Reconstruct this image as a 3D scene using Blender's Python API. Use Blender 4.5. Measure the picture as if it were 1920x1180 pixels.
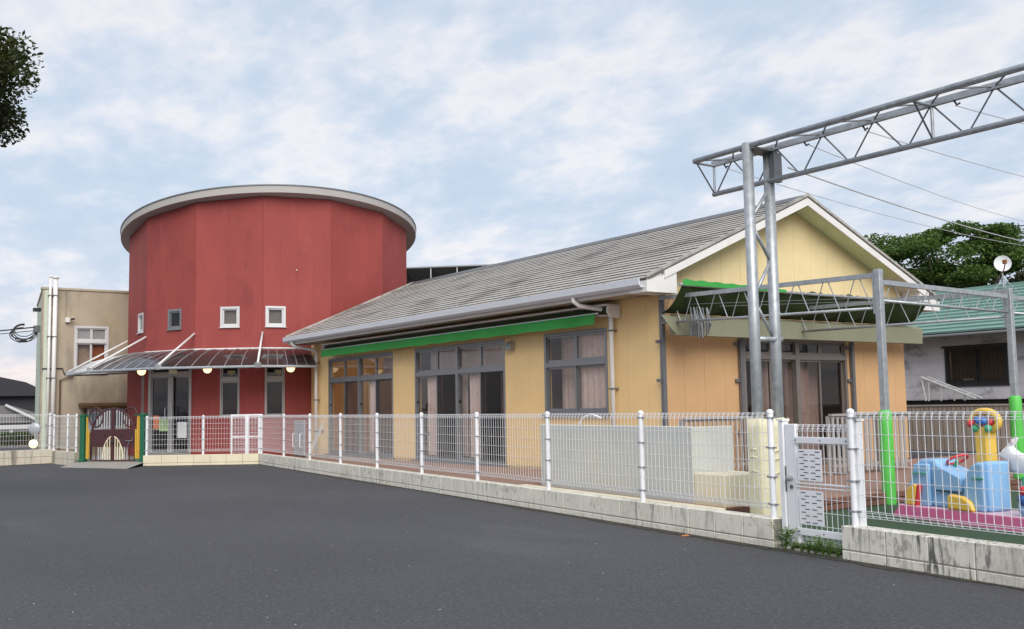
import bpy, math, random
from mathutils import Vector, Matrix
random.seed(7)
R = math.radians
S = bpy.context.scene
for o in list(bpy.data.objects): bpy.data.objects.remove(o)
COL = S.collection

# ------------------------------------------------------------------ camera
PX, PY = 1920.0, 1180.0
FOC, PITCH, ROLL, PSI, EYE = 1918.3, 0.0903, -0.0175, 0.6092, 1.2796
fw = Vector((-math.cos(PSI)*math.cos(PITCH), math.sin(PSI)*math.cos(PITCH), math.sin(PITCH)))
r0 = fw.cross(Vector((0, 0, 1))).normalized(); u0 = r0.cross(fw)
rr = math.cos(ROLL)*r0 + math.sin(ROLL)*u0; uu = -math.sin(ROLL)*r0 + math.cos(ROLL)*u0
cd = bpy.data.cameras.new('camera'); cam = bpy.data.objects.new('camera', cd); COL.objects.link(cam)
cam.matrix_world = Matrix(((rr.x, uu.x, -fw.x, 0), (rr.y, uu.y, -fw.y, 0), (rr.z, uu.z, -fw.z, EYE), (0, 0, 0, 1)))
cd.sensor_width = 36; cd.lens = FOC/PX*36; cd.clip_start = .1; cd.clip_end = 2000
S.camera = cam

# ------------------------------------------------------------------ world, sun, exposure
SUN_AZ, SUN_EL = R(-22), R(40)      # azimuth of the light's origin, measured from +X towards +Y
w = bpy.data.worlds.new('World'); S.world = w; w.use_nodes = True
nt = w.node_tree; N = nt.nodes; L = nt.links; N.clear()
def nd(t, **k):
    n = N.new(t)
    for a, b in k.items(): setattr(n, a, b)
    return n
sky = nd('ShaderNodeTexSky', sky_type='NISHITA'); sky.sun_disc = False
sky.sun_elevation = SUN_EL; sky.sun_rotation = math.pi/2 - SUN_AZ; sky.air_density = 1.0; sky.dust_density = 1.5
bg1 = nd('ShaderNodeBackground'); bg1.inputs[1].default_value = 0.075; L.new(sky.outputs[0], bg1.inputs[0])
tc = nd('ShaderNodeTexCoord'); sx = nd('ShaderNodeSeparateXYZ'); L.new(tc.outputs['Generated'], sx.inputs[0])
def mth(op, a, b=None, c=None):
    n = nd('ShaderNodeMath', operation=op)
    for i, v in enumerate((a, b, c)):
        if v is None: continue
        if isinstance(v, (int, float)): n.inputs[i].default_value = v
        else: L.new(v, n.inputs[i])
    return n.outputs[0]
zz = mth('ADD', mth('MAXIMUM', sx.outputs[2], 0.0), 0.22)
cv = nd('ShaderNodeCombineXYZ'); L.new(mth('DIVIDE', sx.outputs[0], zz), cv.inputs[0]); L.new(mth('DIVIDE', sx.outputs[1], zz), cv.inputs[1])
def noise(scale, detail, rough, off, dist=0.0):
    m = nd('ShaderNodeMapping'); L.new(cv.outputs[0], m.inputs[0]); m.inputs['Location'].default_value = off; m.inputs['Rotation'].default_value = (0, 0, R(35)); m.inputs['Scale'].default_value = (1, 1.35, 1)
    n = nd('ShaderNodeTexNoise'); L.new(m.outputs[0], n.inputs['Vector'])
    n.inputs['Scale'].default_value = scale; n.inputs['Detail'].default_value = detail
    n.inputs['Roughness'].default_value = rough; n.inputs['Distortion'].default_value = dist
    return n.outputs[0]
def ramp(fac, stops):
    n = nd('ShaderNodeValToRGB'); L.new(fac, n.inputs[0]); e = n.color_ramp.elements
    while len(e) < len(stops): e.new(.5)
    for i, (p, c) in enumerate(stops): e[i].position = p; e[i].color = (*c, 1)
    return n.outputs[0]
n1 = noise(1.5, 6, .5, (3.1, 1.7, 0), .15); n2 = noise(4.2, 7, .56, (8.3, 2.2, 4), .15); n3 = noise(11, 6, .58, (1.2, 5.1, 7), .1)
mixn = mth('ADD', mth('ADD', mth('MULTIPLY', n1, .42), mth('MULTIPLY', n2, .42)), mth('MULTIPLY', n3, .16))
ccol = ramp(mixn, [(.41, (.61, .71, .86)), (.465, (.66, .755, .885)), (.50, (.745, .815, .915)), (.535, (.85, .88, .945)), (.575, (.965, .955, .97)), (.63, (.86, .865, .925))])
hz = ramp(sx.outputs[2], [(.0, (1.12, .97, .93)), (.08, (1.04, .985, .98)), (.2, (1, 1, 1))])
mx = nd('ShaderNodeMixRGB', blend_type='MULTIPLY'); mx.inputs[0].default_value = 1; L.new(ccol, mx.inputs[1]); L.new(hz, mx.inputs[2])
bg2 = nd('ShaderNodeBackground'); L.new(mx.outputs[0], bg2.inputs[0]); bg2.inputs[1].default_value = .435
ms = nd('ShaderNodeMixShader'); ms.inputs[0].default_value = .88
L.new(bg1.outputs[0], ms.inputs[1]); L.new(bg2.outputs[0], ms.inputs[2])
wo = nd('ShaderNodeOutputWorld'); L.new(ms.outputs[0], wo.inputs[0])
sd = bpy.data.lights.new('sun', 'SUN'); sd.energy = 1.5; sd.angle = R(50); sd.color = (1, .95, .88)
so = bpy.data.objects.new('sun', sd); COL.objects.link(so)
sdir = Vector((math.cos(SUN_EL)*math.cos(SUN_AZ), math.cos(SUN_EL)*math.sin(SUN_AZ), math.sin(SUN_EL)))
so.rotation_euler = sdir.to_track_quat('Z', 'Y').to_euler(); so.location = (10, -10, 30)
S.view_settings.view_transform = 'Standard'; S.view_settings.look = 'None'
S.view_settings.exposure = 1.15; S.view_settings.gamma = 1; S.view_settings.use_curve_mapping = False
S.render.engine = 'CYCLES'; S.cycles.max_bounces = 8; S.cycles.transparent_max_bounces = 24

# ------------------------------------------------------------------ materials
MATS = {}
def mat(name, col, rough=.6, metal=0., var=0., vscale=8., bump=0., bscale=60., stretch=(1, 1, 1), dirt=None, spec=.5):
    """procedural principled: base colour varied by noise; dirt = list of (colour, lo, hi, scale, stretch, amount)"""
    if name in MATS: return MATS[name]
    m = bpy.data.materials.new(name); m.use_nodes = True; MATS[name] = m
    t = m.node_tree; n = t.nodes; l = t.links; b = n['Principled BSDF']
    b.inputs['Roughness'].default_value = rough; b.inputs['Metallic'].default_value = metal
    b.inputs['Specular IOR Level'].default_value = spec
    geo = n.new('ShaderNodeNewGeometry'); pos = geo.outputs['Position']
    def ns(scale, st, detail=6, off=0):
        mp = n.new('ShaderNodeMapping'); l.new(pos, mp.inputs[0]); mp.inputs['Scale'].default_value = st; mp.inputs['Location'].default_value = (off, off*.7, off*1.3)
        x = n.new('ShaderNodeTexNoise'); l.new(mp.outputs[0], x.inputs['Vector']); x.inputs['Scale'].default_value = scale; x.inputs['Detail'].default_value = detail; x.inputs['Roughness'].default_value = .6
        return x.outputs[0]
    c = n.new('ShaderNodeRGB'); c.outputs[0].default_value = (*col, 1); cur = c.outputs[0]
    if var:
        hs = n.new('ShaderNodeHueSaturation'); l.new(cur, hs.inputs['Color'])
        mr = n.new('ShaderNodeMapRange'); l.new(ns(vscale, stretch), mr.inputs[0])
        mr.inputs[1].default_value = .3; mr.inputs[2].default_value = .7; mr.inputs[3].default_value = 1-var; mr.inputs[4].default_value = 1+var
        l.new(mr.outputs[0], hs.inputs['Value']); cur = hs.outputs[0]
    for k, (dc, lo, hi, sc, st, am, *msk) in enumerate(dirt or []):
        mr = n.new('ShaderNodeMapRange'); l.new(ns(sc, st, 8, 3.7*(k+1)), mr.inputs[0]); mr.interpolation_type = 'SMOOTHSTEP'
        mr.inputs[1].default_value = lo; mr.inputs[2].default_value = hi; mr.inputs[3].default_value = 0; mr.inputs[4].default_value = am
        fac = mr.outputs[0]
        if msk:
            m2 = n.new('ShaderNodeMapRange'); m2.interpolation_type = 'SMOOTHSTEP'; l.new(ns(msk[0], (1, 1, .3), 3, 11.3+k), m2.inputs[0]); m2.inputs[1].default_value = .42; m2.inputs[2].default_value = .60
            mu = n.new('ShaderNodeMath'); mu.operation = 'MULTIPLY'; l.new(fac, mu.inputs[0]); l.new(m2.outputs[0], mu.inputs[1]); fac = mu.outputs[0]
        x = n.new('ShaderNodeMixRGB'); l.new(fac, x.inputs[0]); l.new(cur, x.inputs[1]); x.inputs[2].default_value = (*dc, 1); cur = x.outputs[0]
    l.new(cur, b.inputs['Base Color'])
    if bump:
        bp = n.new('ShaderNodeBump'); bp.inputs['Strength'].default_value = bump; bp.inputs['Distance'].default_value = .01
        l.new(ns(bscale, (1, 1, 1), 4), bp.inputs['Height']); l.new(bp.outputs[0], b.inputs['Normal'])
    return m
def emis(name, col, s):
    m = bpy.data.materials.new(name); m.use_nodes = True; b = m.node_tree.nodes['Principled BSDF']
    b.inputs['Base Color'].default_value = (.9, .88, .8, 1); b.inputs['Emission Color'].default_value = (*col, 1); b.inputs['Emission Strength'].default_value = s
    return m
def glass(name, tint, blend=.05, rough=.0, diff=None):
    m = bpy.data.materials.new(name); m.use_nodes = True; t = m.node_tree; n = t.nodes; l = t.links; n.clear()
    tr = n.new('ShaderNodeBsdfTransparent'); tr.inputs[0].default_value = (*tint, 1)
    gl = n.new('ShaderNodeBsdfGlossy'); gl.inputs['Roughness'].default_value = rough; gl.inputs['Color'].default_value = (.9, .95, 1, 1)
    lw = n.new('ShaderNodeLayerWeight'); lw.inputs[0].default_value = .5
    pw = n.new('ShaderNodeMath'); pw.operation = 'POWER'; l.new(lw.outputs['Facing'], pw.inputs[0]); pw.inputs[1].default_value = 5
    ma = n.new('ShaderNodeMath'); ma.operation = 'MULTIPLY_ADD'; l.new(pw.outputs[0], ma.inputs[0]); ma.inputs[1].default_value = .9; ma.inputs[2].default_value = blend
    if diff is not None:
        df = n.new('ShaderNodeBsdfDiffuse'); df.inputs[0].default_value = (*diff[:3], 1); m0 = n.new('ShaderNodeMixShader'); m0.inputs[0].default_value = diff[3]
        l.new(tr.outputs[0], m0.inputs[1]); l.new(df.outputs[0], m0.inputs[2]); tr = m0
    mx = n.new('ShaderNodeMixShader'); l.new(ma.outputs[0], mx.inputs[0]); l.new(tr.outputs[0], mx.inputs[1]); l.new(gl.outputs[0], mx.inputs[2])
    o = n.new('ShaderNodeOutputMaterial'); l.new(mx.outputs[0], o.inputs[0]); return m
def leafmat(name, col, var=.35):
    m = bpy.data.materials.new(name); m.use_nodes = True; t = m.node_tree; n = t.nodes; l = t.links; b = n['Principled BSDF']
    g = n.new('ShaderNodeNewGeometry'); hs = n.new('ShaderNodeHueSaturation'); hs.inputs['Color'].default_value = (*col, 1)
    mr = n.new('ShaderNodeMapRange'); l.new(g.outputs['Random Per Island'], mr.inputs[0]); mr.inputs[3].default_value = 1-var; mr.inputs[4].default_value = 1+var; l.new(mr.outputs[0], hs.inputs['Value'])
    mr2 = n.new('ShaderNodeMapRange'); l.new(g.outputs['Random Per Island'], mr2.inputs[0]); mr2.inputs[3].default_value = .515; mr2.inputs[4].default_value = .475; l.new(mr2.outputs[0], hs.inputs['Hue'])
    l.new(hs.outputs[0], b.inputs['Base Color']); b.inputs['Roughness'].default_value = .6
    b.inputs['Specular IOR Level'].default_value = .25
    tl = n.new('ShaderNodeBsdfTranslucent'); l.new(hs.outputs[0], tl.inputs[0]); mx = n.new('ShaderNodeMixShader'); mx.inputs[0].default_value = .25
    l.new(b.outputs[0], mx.inputs[1]); l.new(tl.outputs[0], mx.inputs[2]); l.new(mx.outputs[0], n['Material Output'].inputs[0]); return m

BLK = (.02, .02, .02)
m_asph = mat('asphalt', (.052, .0522, .060), .85, var=.20, vscale=.3, bump=.7, bscale=60, dirt=[((.098, .098, .107), .46, .62, 38, (1, 1, 1), .55), ((.030, .031, .035), .50, .64, 34, (1, 1, 1), .60), ((.20, .20, .21), .655, .70, 24, (1, 1, 1), .5), ((.052, .053, .060), .50, .72, .45, (1, .6, 1), .5), ((.11, .11, .115), .55, .75, .9, (.4, 1, 1), .35)])
m_earth = mat('earth', (.10, .10, .08), .95, var=.3, vscale=.3)
m_turf = mat('artificial_turf', (.035, .075, .035), .9, var=.35, vscale=40, bump=.8, bscale=200)
m_block = mat('painted_block', (.72, .69, .60), .8, var=.07, vscale=3, bump=.25, bscale=70, dirt=[((.36, .33, .25), .52, .75, 1.3, (1, 1, .8), .6), ((.10, .10, .09), .53, .66, 3.2, (4.5, 4.5, .7), .7, .6), ((.06, .06, .06), .56, .66, 9, (3, 3, .35), .75, .9), ((.13, .12, .10), .52, .66, 14, (1, 1, .8), .55, .8), ((.20, .17, .12), .60, .70, 30, (1, 1, 1), .4)])
m_blocks = mat('streaked_block', (.72, .69, .61), .8, var=.07, vscale=3, bump=.25, bscale=70, dirt=[((.40, .36, .27), .50, .75, 1.3, (1, 1, .8), .6), ((.06, .06, .058), .52, .64, 3.0, (4.5, 4.5, .6), .9, 1.2), ((.045, .045, .045), .50, .62, 11, (3, 3, .4), .9, 1.3), ((.12, .115, .10), .50, .68, 16, (1, 1, .8), .6, 1.2)])
m_blockc = mat('cream_block', (.72, .65, .48), .8, var=.06, vscale=3, bump=.2, bscale=70, dirt=[((.40, .33, .20), .55, .8, 1.5, (1, 1, .6), .5)])
m_blockd = mat('stained_block', (.60, .55, .45), .85, var=.1, vscale=3, bump=.2, bscale=70, dirt=[((.12, .11, .10), .53, .68, 1.9, (2.5, 2.5, .3), .75)])
m_white = mat('white_coated_steel', (.78, .79, .82), .42, var=.04, vscale=4)
m_clamp = mat('zinc_clamp', (.45, .46, .48), .4, .8)
m_galv = mat('galvanised_steel', (.40, .425, .45), .45, .55, var=.18, vscale=14, dirt=[((.62, .64, .66), .55, .7, 18, (1, 1, .6), .5), ((.25, .26, .28), .58, .75, 5, (1, 1, .4), .4)])
m_galvd = mat('dull_steel', (.17, .175, .19), .5, .5, var=.12, vscale=10)
m_red = mat('red_painted_panel', (.285, .050, .044), .75, var=.10, vscale=1.3, stretch=(1, 1, .5), bump=.12, bscale=120, dirt=[((.18, .034, .034), .54, .72, 2.2, (2.5, 2.5, .3), .3), ((.19, .035, .035), .54, .70, 1.1, (1, 1, .7), .55), ((.40, .10, .09), .55, .75, 2.0, (2, 2, .4), .35)])
m_cream = mat('cream_siding', (.81, .57, .275), .75, var=.045, vscale=2.5, bump=.15, bscale=150, dirt=[((.83, .62, .33), .5, .75, .9, (1, 1, .3), .5)])
m_shcream = mat('shaded_cream_siding', (.56, .345, .175), .75, var=.045, vscale=2.5, bump=.15, bscale=150)  # same cream paint with the awning's shade and bounce put into the colour
m_gcream = mat('yellow_gable_siding', (.78, .63, .355), .75, var=.05, vscale=2.5, bump=.15, bscale=150, dirt=[((.50, .42, .13), .58, .8, 1.2, (1, 1, .4), .4)])
m_beige = mat('beige_render', (.41, .35, .265), .9, var=.10, vscale=1.2, bump=.25, bscale=60, dirt=[((.19, .16, .13), .46, .66, 1.3, (1, 1, .4), .6), ((.42, .34, .21), .55, .75, .9, (1, 1, .3), .6)])
m_slate = mat('roof_slate', (.385, .365, .34), .75, var=.14, vscale=5, stretch=(.6, 2, 2), bump=.2, bscale=80, dirt=[((.11, .105, .098), .50, .66, .9, (.7, .9, .9), .7), ((.08, .08, .075), .55, .66, 4, (.5, 1.2, 1.2), .6, .6), ((.45, .44, .43), .52, .7, 3.5, (.3, 1.5, 1.5), .5)])
m_slateshade = mat('slate_gap_shade', (.06, .058, .055), .9, var=.3, vscale=6)  # butt faces coloured dark to paint the shadow gap under each course
m_trim = mat('white_trim', (.72, .71, .70), .55, var=.05, vscale=2, dirt=[((.50, .47, .40), .58, .78, 2.5, (1, 1, 1), .4)])
m_gutter = mat('pale_gutter', (.66, .68, .74), .4, var=.03)
m_rim = mat('pale_roof_rim', (.385, .365, .35), .6, var=.05, vscale=2)
m_rakes = mat('pale_green_soffit', (.66, .76, .52), .7, var=.08, vscale=2)
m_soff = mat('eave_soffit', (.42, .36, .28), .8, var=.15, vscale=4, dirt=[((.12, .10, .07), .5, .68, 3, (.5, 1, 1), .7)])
m_alu = mat('grey_aluminium', (.25, .255, .265), .4, .6, var=.05)
m_alub = mat('taupe_aluminium', (.24, .21, .19), .45, .5, var=.05)
m_alus = mat('silver_aluminium', (.40, .39, .39), .45, .3)
m_aluw = mat('white_aluminium', (.62, .62, .63), .4, .2)
m_glass = glass('window_glass', (.95, .94, .93), .025)
m_dglass = glass('dark_glass', (.78, .76, .75), .03)
m_screen = glass('insect_screen', (.74, .72, .71), .0, .4, (.05, .045, .042, .12))
m_poly = glass('smoked_polycarbonate', (.28, .21, .20), .04, .12, (.055, .042, .040, .6))
m_green = mat('green_canvas', (.035, .30, .055), .8, var=.10, vscale=2, bump=.2, bscale=300)
m_shgreen = mat('shaded_green_fabric', (.020, .040, .006), .85, var=.3, vscale=3)  # green canvas darkened so the shade on its underside is in the colour
m_cass = mat('shaded_awning_fabric', (.235, .24, .165), .7, var=.06, vscale=3)  # cream fabric with the shade of the tarp above put into the colour
m_cur = mat('pink_curtain', (.66, .52, .47), .9, var=.10, vscale=9, dirt=[((.40, .36, .32), .58, .64, 16, (1, 1, 1), .5)])
m_curo = mat('orange_wall', (.62, .27, .13), .9, var=.05)
m_room = mat('room_wall', (.30, .22, .17), .9, var=.08, vscale=1)
m_dark = mat('shadow_recess', (.035, .03, .028), .9)  # near-black colour painted as the shadow below the neighbour's wall
m_deck = mat('deck_plank', (.27, .165, .125), .75, var=.16, vscale=2, stretch=(.3, 3, 3))
m_deckd = mat('deck_riser', (.15, .07, .05), .75, var=.2, vscale=3)
m_conc = mat('concrete', (.30, .285, .26), .9, var=.12, vscale=1.5, bump=.3, bscale=60)
m_sink = mat('pale_concrete', (.52, .53, .50), .8, var=.05, vscale=2, dirt=[((.60, .57, .44), .5, .75, 1.4, (1, 1, .5), .6), ((.36, .35, .29), .6, .75, 3, (3, 3, .3), .4)])
m_black = mat('black_plastic', (.02, .02, .022), .5)
m_gategreen = mat('green_gate_paint', (.012, .115, .060), .5, var=.1)
m_yellow = mat('yellow_paint', (.72, .45, .06), .5, var=.06)
m_brown = mat('brown_gate_paint', (.060, .018, .022), .5, var=.1)
m_creamp = mat('cream_gate_paint', (.75, .68, .48), .5)
m_padg = mat('green_vinyl', (.10, .52, .08), .45, var=.07, vscale=6, bump=.4, bscale=30)
m_pady = mat('yellow_vinyl', (.70, .65, .46), .45, var=.05, vscale=6, bump=.6, bscale=14)
m_blue = mat('sky_blue_plastic', (.25, .46, .72), .4, var=.04, dirt=[((.30, .52, .74), .55, .75, 3, (1, 1, 1), .4)])
m_pink = mat('pink_plastic', (.72, .17, .36), .4, var=.04)
m_pinkl = mat('faded_pink_plastic', (.72, .50, .58), .5, var=.06)
m_toyy = mat('yellow_plastic', (.80, .52, .09), .4, var=.05)
m_toyr = mat('red_plastic', (.62, .05, .06), .4); m_toyb = mat('blue_plastic', (.05, .17, .50), .4); m_toyg = mat('green_plastic', (.06, .36, .18), .4)
m_rab = mat('white_plastic', (.80, .79, .78), .45, var=.03)
m_slat = mat('grey_fence_slat', (.33, .28, .25), .7, var=.2, vscale=3, stretch=(3, 3, .4)); m_rail = mat('grey_rail', (.36, .34, .33), .6)
m_nwall = mat('grey_neighbour_wall', (.60, .585, .62), .9, var=.10, vscale=1.4, dirt=[((.11, .105, .11), .50, .66, 1.8, (1, 1, 1.4), .6)])
m_teal = mat('teal_metal_roof', (.17, .30, .26), .5, .1, var=.14, vscale=3, stretch=(.4, 2, 2))
m_navy = mat('dark_navy_cladding', (.022, .022, .030), .6, var=.15); m_shed = mat('grey_roof', (.17, .165, .165), .8, var=.1)
m_bark = mat('bark', (.07, .05, .035), .9, var=.3, vscale=9)
m_leafr = leafmat('tree_leaf', (.068, .135, .028)); m_leafd = leafmat('dark_tree_leaf', (.038, .050, .012)); m_leafo = leafmat('olive_leaf', (.085, .095, .055))
m_weed = leafmat('weed_leaf', (.13, .23, .055)); m_hedge = leafmat('hedge_leaf', (.055, .09, .02))
m_lamp = emis('lamp_glow', (1, .74, .40), .8); m_lampi = emis('indoor_lamp', (1, .72, .45), 1.6); m_bollard = emis('globe_glow', (1, .84, .48), .55)
m_paperw = mat('white_paper', (.75, .76, .78), .8); m_papero = mat('orange_paper', (.72, .22, .10), .8); m_paperg = mat('green_paper', (.38, .55, .25), .8)
m_wood = mat('dark_timber', (.10, .055, .02), .8, var=.2); m_pv = mat('solar_panel', (.035, .037, .042), .35, var=.1); m_cable = mat('cable', (.52, .52, .54), .5); m_cablek = mat('black_cable', (.015, .015, .017), .6)
m_dish = mat('white_dish', (.72, .72, .74), .5); m_blind = mat('grey_roller_blind', (.36, .34, .32), .8); m_rust = mat('rust', (.25, .08, .03), .8)
m_leafdead = mat('dry_leaf', (.45, .18, .08), .8)

# ------------------------------------------------------------------ mesh helpers
WLOC = {}
def fr(o, ex, up=Vector((0, 0, 1))):
    """wall frame: u along ex, w outwards (ex turned clockwise), z up"""
    ex = Vector((ex[0], ex[1], 0)).normalized(); n = Vector((ex.y, -ex.x, 0)); o = Vector(o)
    return lambda u, w_, z: o + ex*u + n*w_ + up*z
class MB:
    def __init__(s, T=None): s.v = []; s.f = []; s.T = T or (lambda a, b, c: Vector((a, b, c)))
    def add(s, vs, fs, raw=False):
        k = len(s.v); s.v += [Vector(p) if raw else s.T(*p) for p in vs]; s.f += [tuple(i+k for i in f) for f in fs]; return s
    def box(s, a0, a1, b0, b1, c0, c1, bev=0):
        if bev <= 0:
            return s.add([(a0,b0,c0),(a1,b0,c0),(a1,b1,c0),(a0,b1,c0),(a0,b0,c1),(a1,b0,c1),(a1,b1,c1),(a0,b1,c1)], [(0,3,2,1),(4,5,6,7),(0,1,5,4),(1,2,6,5),(2,3,7,6),(3,0,4,7)])
        vs = []; e = bev; X = (a0, a1); Y = (b0, b1); Z = (c0, c1); idx = {}
        for i in (0,1):
            for j in (0,1):
                for k in (0,1):
                    sx_, sy_, sz_ = (1,-1)[i]*e, (1,-1)[j]*e, (1,-1)[k]*e
                    for ax, p in enumerate(((X[i], Y[j]+sy_, Z[k]+sz_), (X[i]+sx_, Y[j], Z[k]+sz_), (X[i]+sx_, Y[j]+sy_, Z[k]))):
                        idx[i,j,k,ax] = len(vs); vs.append(p)
        I = lambda i,j,k,a: idx[i,j,k,a]; fs = []
        fs += [tuple(I(0,j,k,0) for j,k in ((0,0),(0,1),(1,1),(1,0))), tuple(I(1,j,k,0) for j,k in ((0,0),(1,0),(1,1),(0,1)))]
        fs += [tuple(I(i,0,k,1) for i,k in ((0,0),(1,0),(1,1),(0,1))), tuple(I(i,1,k,1) for i,k in ((0,0),(0,1),(1,1),(1,0)))]
        fs += [tuple(I(i,j,0,2) for i,j in ((0,0),(0,1),(1,1),(1,0))), tuple(I(i,j,1,2) for i,j in ((0,0),(1,0),(1,1),(0,1)))]
        for a in (0,1):
            for b in (0,1):
                fs += [(I(0,a,b,1),I(0,a,b,2),I(1,a,b,2),I(1,a,b,1)), (I(a,0,b,0),I(a,0,b,2),I(a,1,b,2),I(a,1,b,0)), (I(a,b,0,0),I(a,b,0,1),I(a,b,1,1),I(a,b,1,0))]
        for i in (0,1):
            for j in (0,1):
                for k in (0,1): fs.append((I(i,j,k,0),I(i,j,k,1),I(i,j,k,2)))
        return s.add(vs, fs)
    def prism(s, pts, vec):
        """pts: closed polygon in frame coordinates, vec: extrusion in frame coordinates"""
        n = len(pts); a = [tuple(p) for p in pts]; b = [tuple(p[i]+vec[i] for i in range(3)) for p in pts]
        return s.add(a+b, [tuple(range(n)), tuple(range(2*n-1, n-1, -1))] + [(i, i+n, (i+1) % n+n, (i+1) % n) for i in range(n)])
    def pipe(s, pts, r, n=8, raw=False, cap=True, closed=False):
        P = [Vector(p) if raw else s.T(*p) for p in pts]; m = len(P); k = len(s.v)
        rs = r if isinstance(r, (list, tuple)) else [r]*m; up = None
        for i, p in enumerate(P):
            if closed: t = (P[(i+1) % m]-P[i-1])
            else: t = (P[min(i+1, m-1)]-P[max(i-1, 0)])
            t = t.normalized() if t.length > 1e-9 else Vector((0,0,1))
            if up is None:
                up = Vector((0,0,1)) if abs(t.z) < .9 else Vector((1,0,0))
            a = t.cross(up).normalized(); b = a.cross(t); up = b
            for j in range(n):
                q = 2*math.pi*(j+.5)/n; s.v.append(p + (a*math.cos(q)+b*math.sin(q))*rs[i])
        for i in range(m if closed else m-1):
            i2 = (i+1) % m
            for j in range(n): s.f.append((k+i*n+j, k+i*n+(j+1) % n, k+i2*n+(j+1) % n, k+i2*n+j))
        if cap and not closed: s.f += [tuple(k+j for j in range(n-1, -1, -1)), tuple(k+(m-1)*n+j for j in range(n))]
        return s
    def lathe(s, c, prof, n=24, axis=(0,0,1), raw=False):
        c = Vector(c) if raw else s.T(*c); ax = Vector(axis).normalized(); a = ax.orthogonal().normalized(); b = ax.cross(a); k = len(s.v)
        for (r, h) in prof:
            for j in range(n): q = 2*math.pi*j/n; s.v.append(c + ax*h + (a*math.cos(q)+b*math.sin(q))*max(r, 1e-4))
        for i in range(len(prof)-1):
            for j in range(n): s.f.append((k+i*n+j, k+i*n+(j+1) % n, k+(i+1)*n+(j+1) % n, k+(i+1)*n+j))
        s.f += [tuple(k+j for j in range(n-1, -1, -1)), tuple(k+(len(prof)-1)*n+j for j in range(n))]
        return s
    def ball(s, c, r, n=16, m=10, sc=(1,1,1), raw=False):
        c = Vector(c) if raw else s.T(*c); k = len(s.v)
        for i in range(m+1):
            t = math.pi*i/m
            for j in range(n):
                q = 2*math.pi*j/n; s.v.append(c+Vector((r*sc[0]*math.sin(t)*math.cos(q), r*sc[1]*math.sin(t)*math.sin(q), r*sc[2]*math.cos(t))))
        for i in range(m):
            for j in range(n): s.f.append((k+i*n+j, k+(i+1)*n+j, k+(i+1)*n+(j+1) % n, k+i*n+(j+1) % n))
        return s
    def mesh(s, name, m, smooth=False, center=None):
        if center is None:
            lo = [min(v[i] for v in s.v) for i in range(3)]; hi = [max(v[i] for v in s.v) for i in range(3)]
            center = Vector([(a+b)/2 for a, b in zip(lo, hi)]); center.z = lo[2]
        me = bpy.data.meshes.new(name); me.from_pydata([v-center for v in s.v], [], s.f)
        if smooth: me.polygons.foreach_set('use_smooth', [True]*len(me.polygons))
        if m: me.materials.append(m)
        me.update(); return me, center
    def build(s, name, m, parent=None, smooth=False):
        me, c = s.mesh(name, m, smooth); return put(me, name, c, parent)
def put(me, name, c, parent=None, rz=0):
    o = bpy.data.objects.new(name, me); COL.objects.link(o); c = Vector(c); WLOC[o] = c
    if parent: o.parent = parent; o.location = c-WLOC[parent]
    else: o.location = c
    o.rotation_euler[2] = rz
    return o
def tag(o, label, cat, group=None):
    o['label'] = label; o['category'] = cat
    if group: o['group'] = group
    return o
def thing(name, label, cat, loc, group=None):
    o = bpy.data.objects.new(name, None); COL.objects.link(o); o.location = loc; WLOC[o] = Vector(loc); o.empty_display_size = .2
    return tag(o, label, cat, group)
def struct(o, kind='structure'): o['kind'] = kind; return o
def smooth_auto(o, ang=35):
    me = o.data; me.polygons.foreach_set('use_smooth', [True]*len(me.polygons)); me.set_sharp_from_angle(angle=R(ang)); return o

# ------------------------------------------------------------------ key positions
YF, XA, WID = 10.99, -11.725, 6.26                    # house front wall, gable wall, house depth
YB = YF+WID; YR = YF+WID/2                            # back wall, ridge
FP = Vector((-24.11, 9.315, 0)); PHI = -0.1205; FD = Vector((math.cos(PHI), math.sin(PHI), 0))
FT = fr(FP, FD)                                       # long fence frame: s along, off towards the car park
DKZ = .18
# ------------------------------------------------------------------ ground
struct(MB().box(-400, 400, -400, 400, -.3, -.012).build('ground', m_earth))
struct(MB().add([(-29.6,-60,0),(40,-60,0),(40,30,0),(-45,30,0),(-45,5,0),(-29.6,5,0)], [(0,1,2,3,4,5)]).build('asphalt_lot', m_asph))
e1 = FT(18, -.1, 0); e2 = FT(28, -.1, 0)
struct(MB().add([(-7.7, FT(16.6,-.1,0).y, .03), (e2.x, e2.y, .03), (6, 20, .03), (-7.7, 20, .03)], [(0,1,2,3)]).build('playground_turf', m_turf))
pv = struct(MB().prism([(-25.9,7.05,.004),(-24.2,9.35,.004),(-24.2,10.9,.004),(-27,12,.004),(-33,9,.004),(-32,5.9,.004),(-29.6,5.7,.004),(-27.5,5.9,.004)], (0,0,.10)).build('entrance_paving', m_conc))
# concrete ramp in front of the entrance gate
struct(MB().add([(-27.05,5.3,.004),(-24.9,6.35,.004),(-25.93,7.05,.10),(-27.55,5.85,.10),(-27.3,5.5,.0)], [(0,1,2,3),(0,3,4)]).build('entrance_ramp', m_conc))
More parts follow.
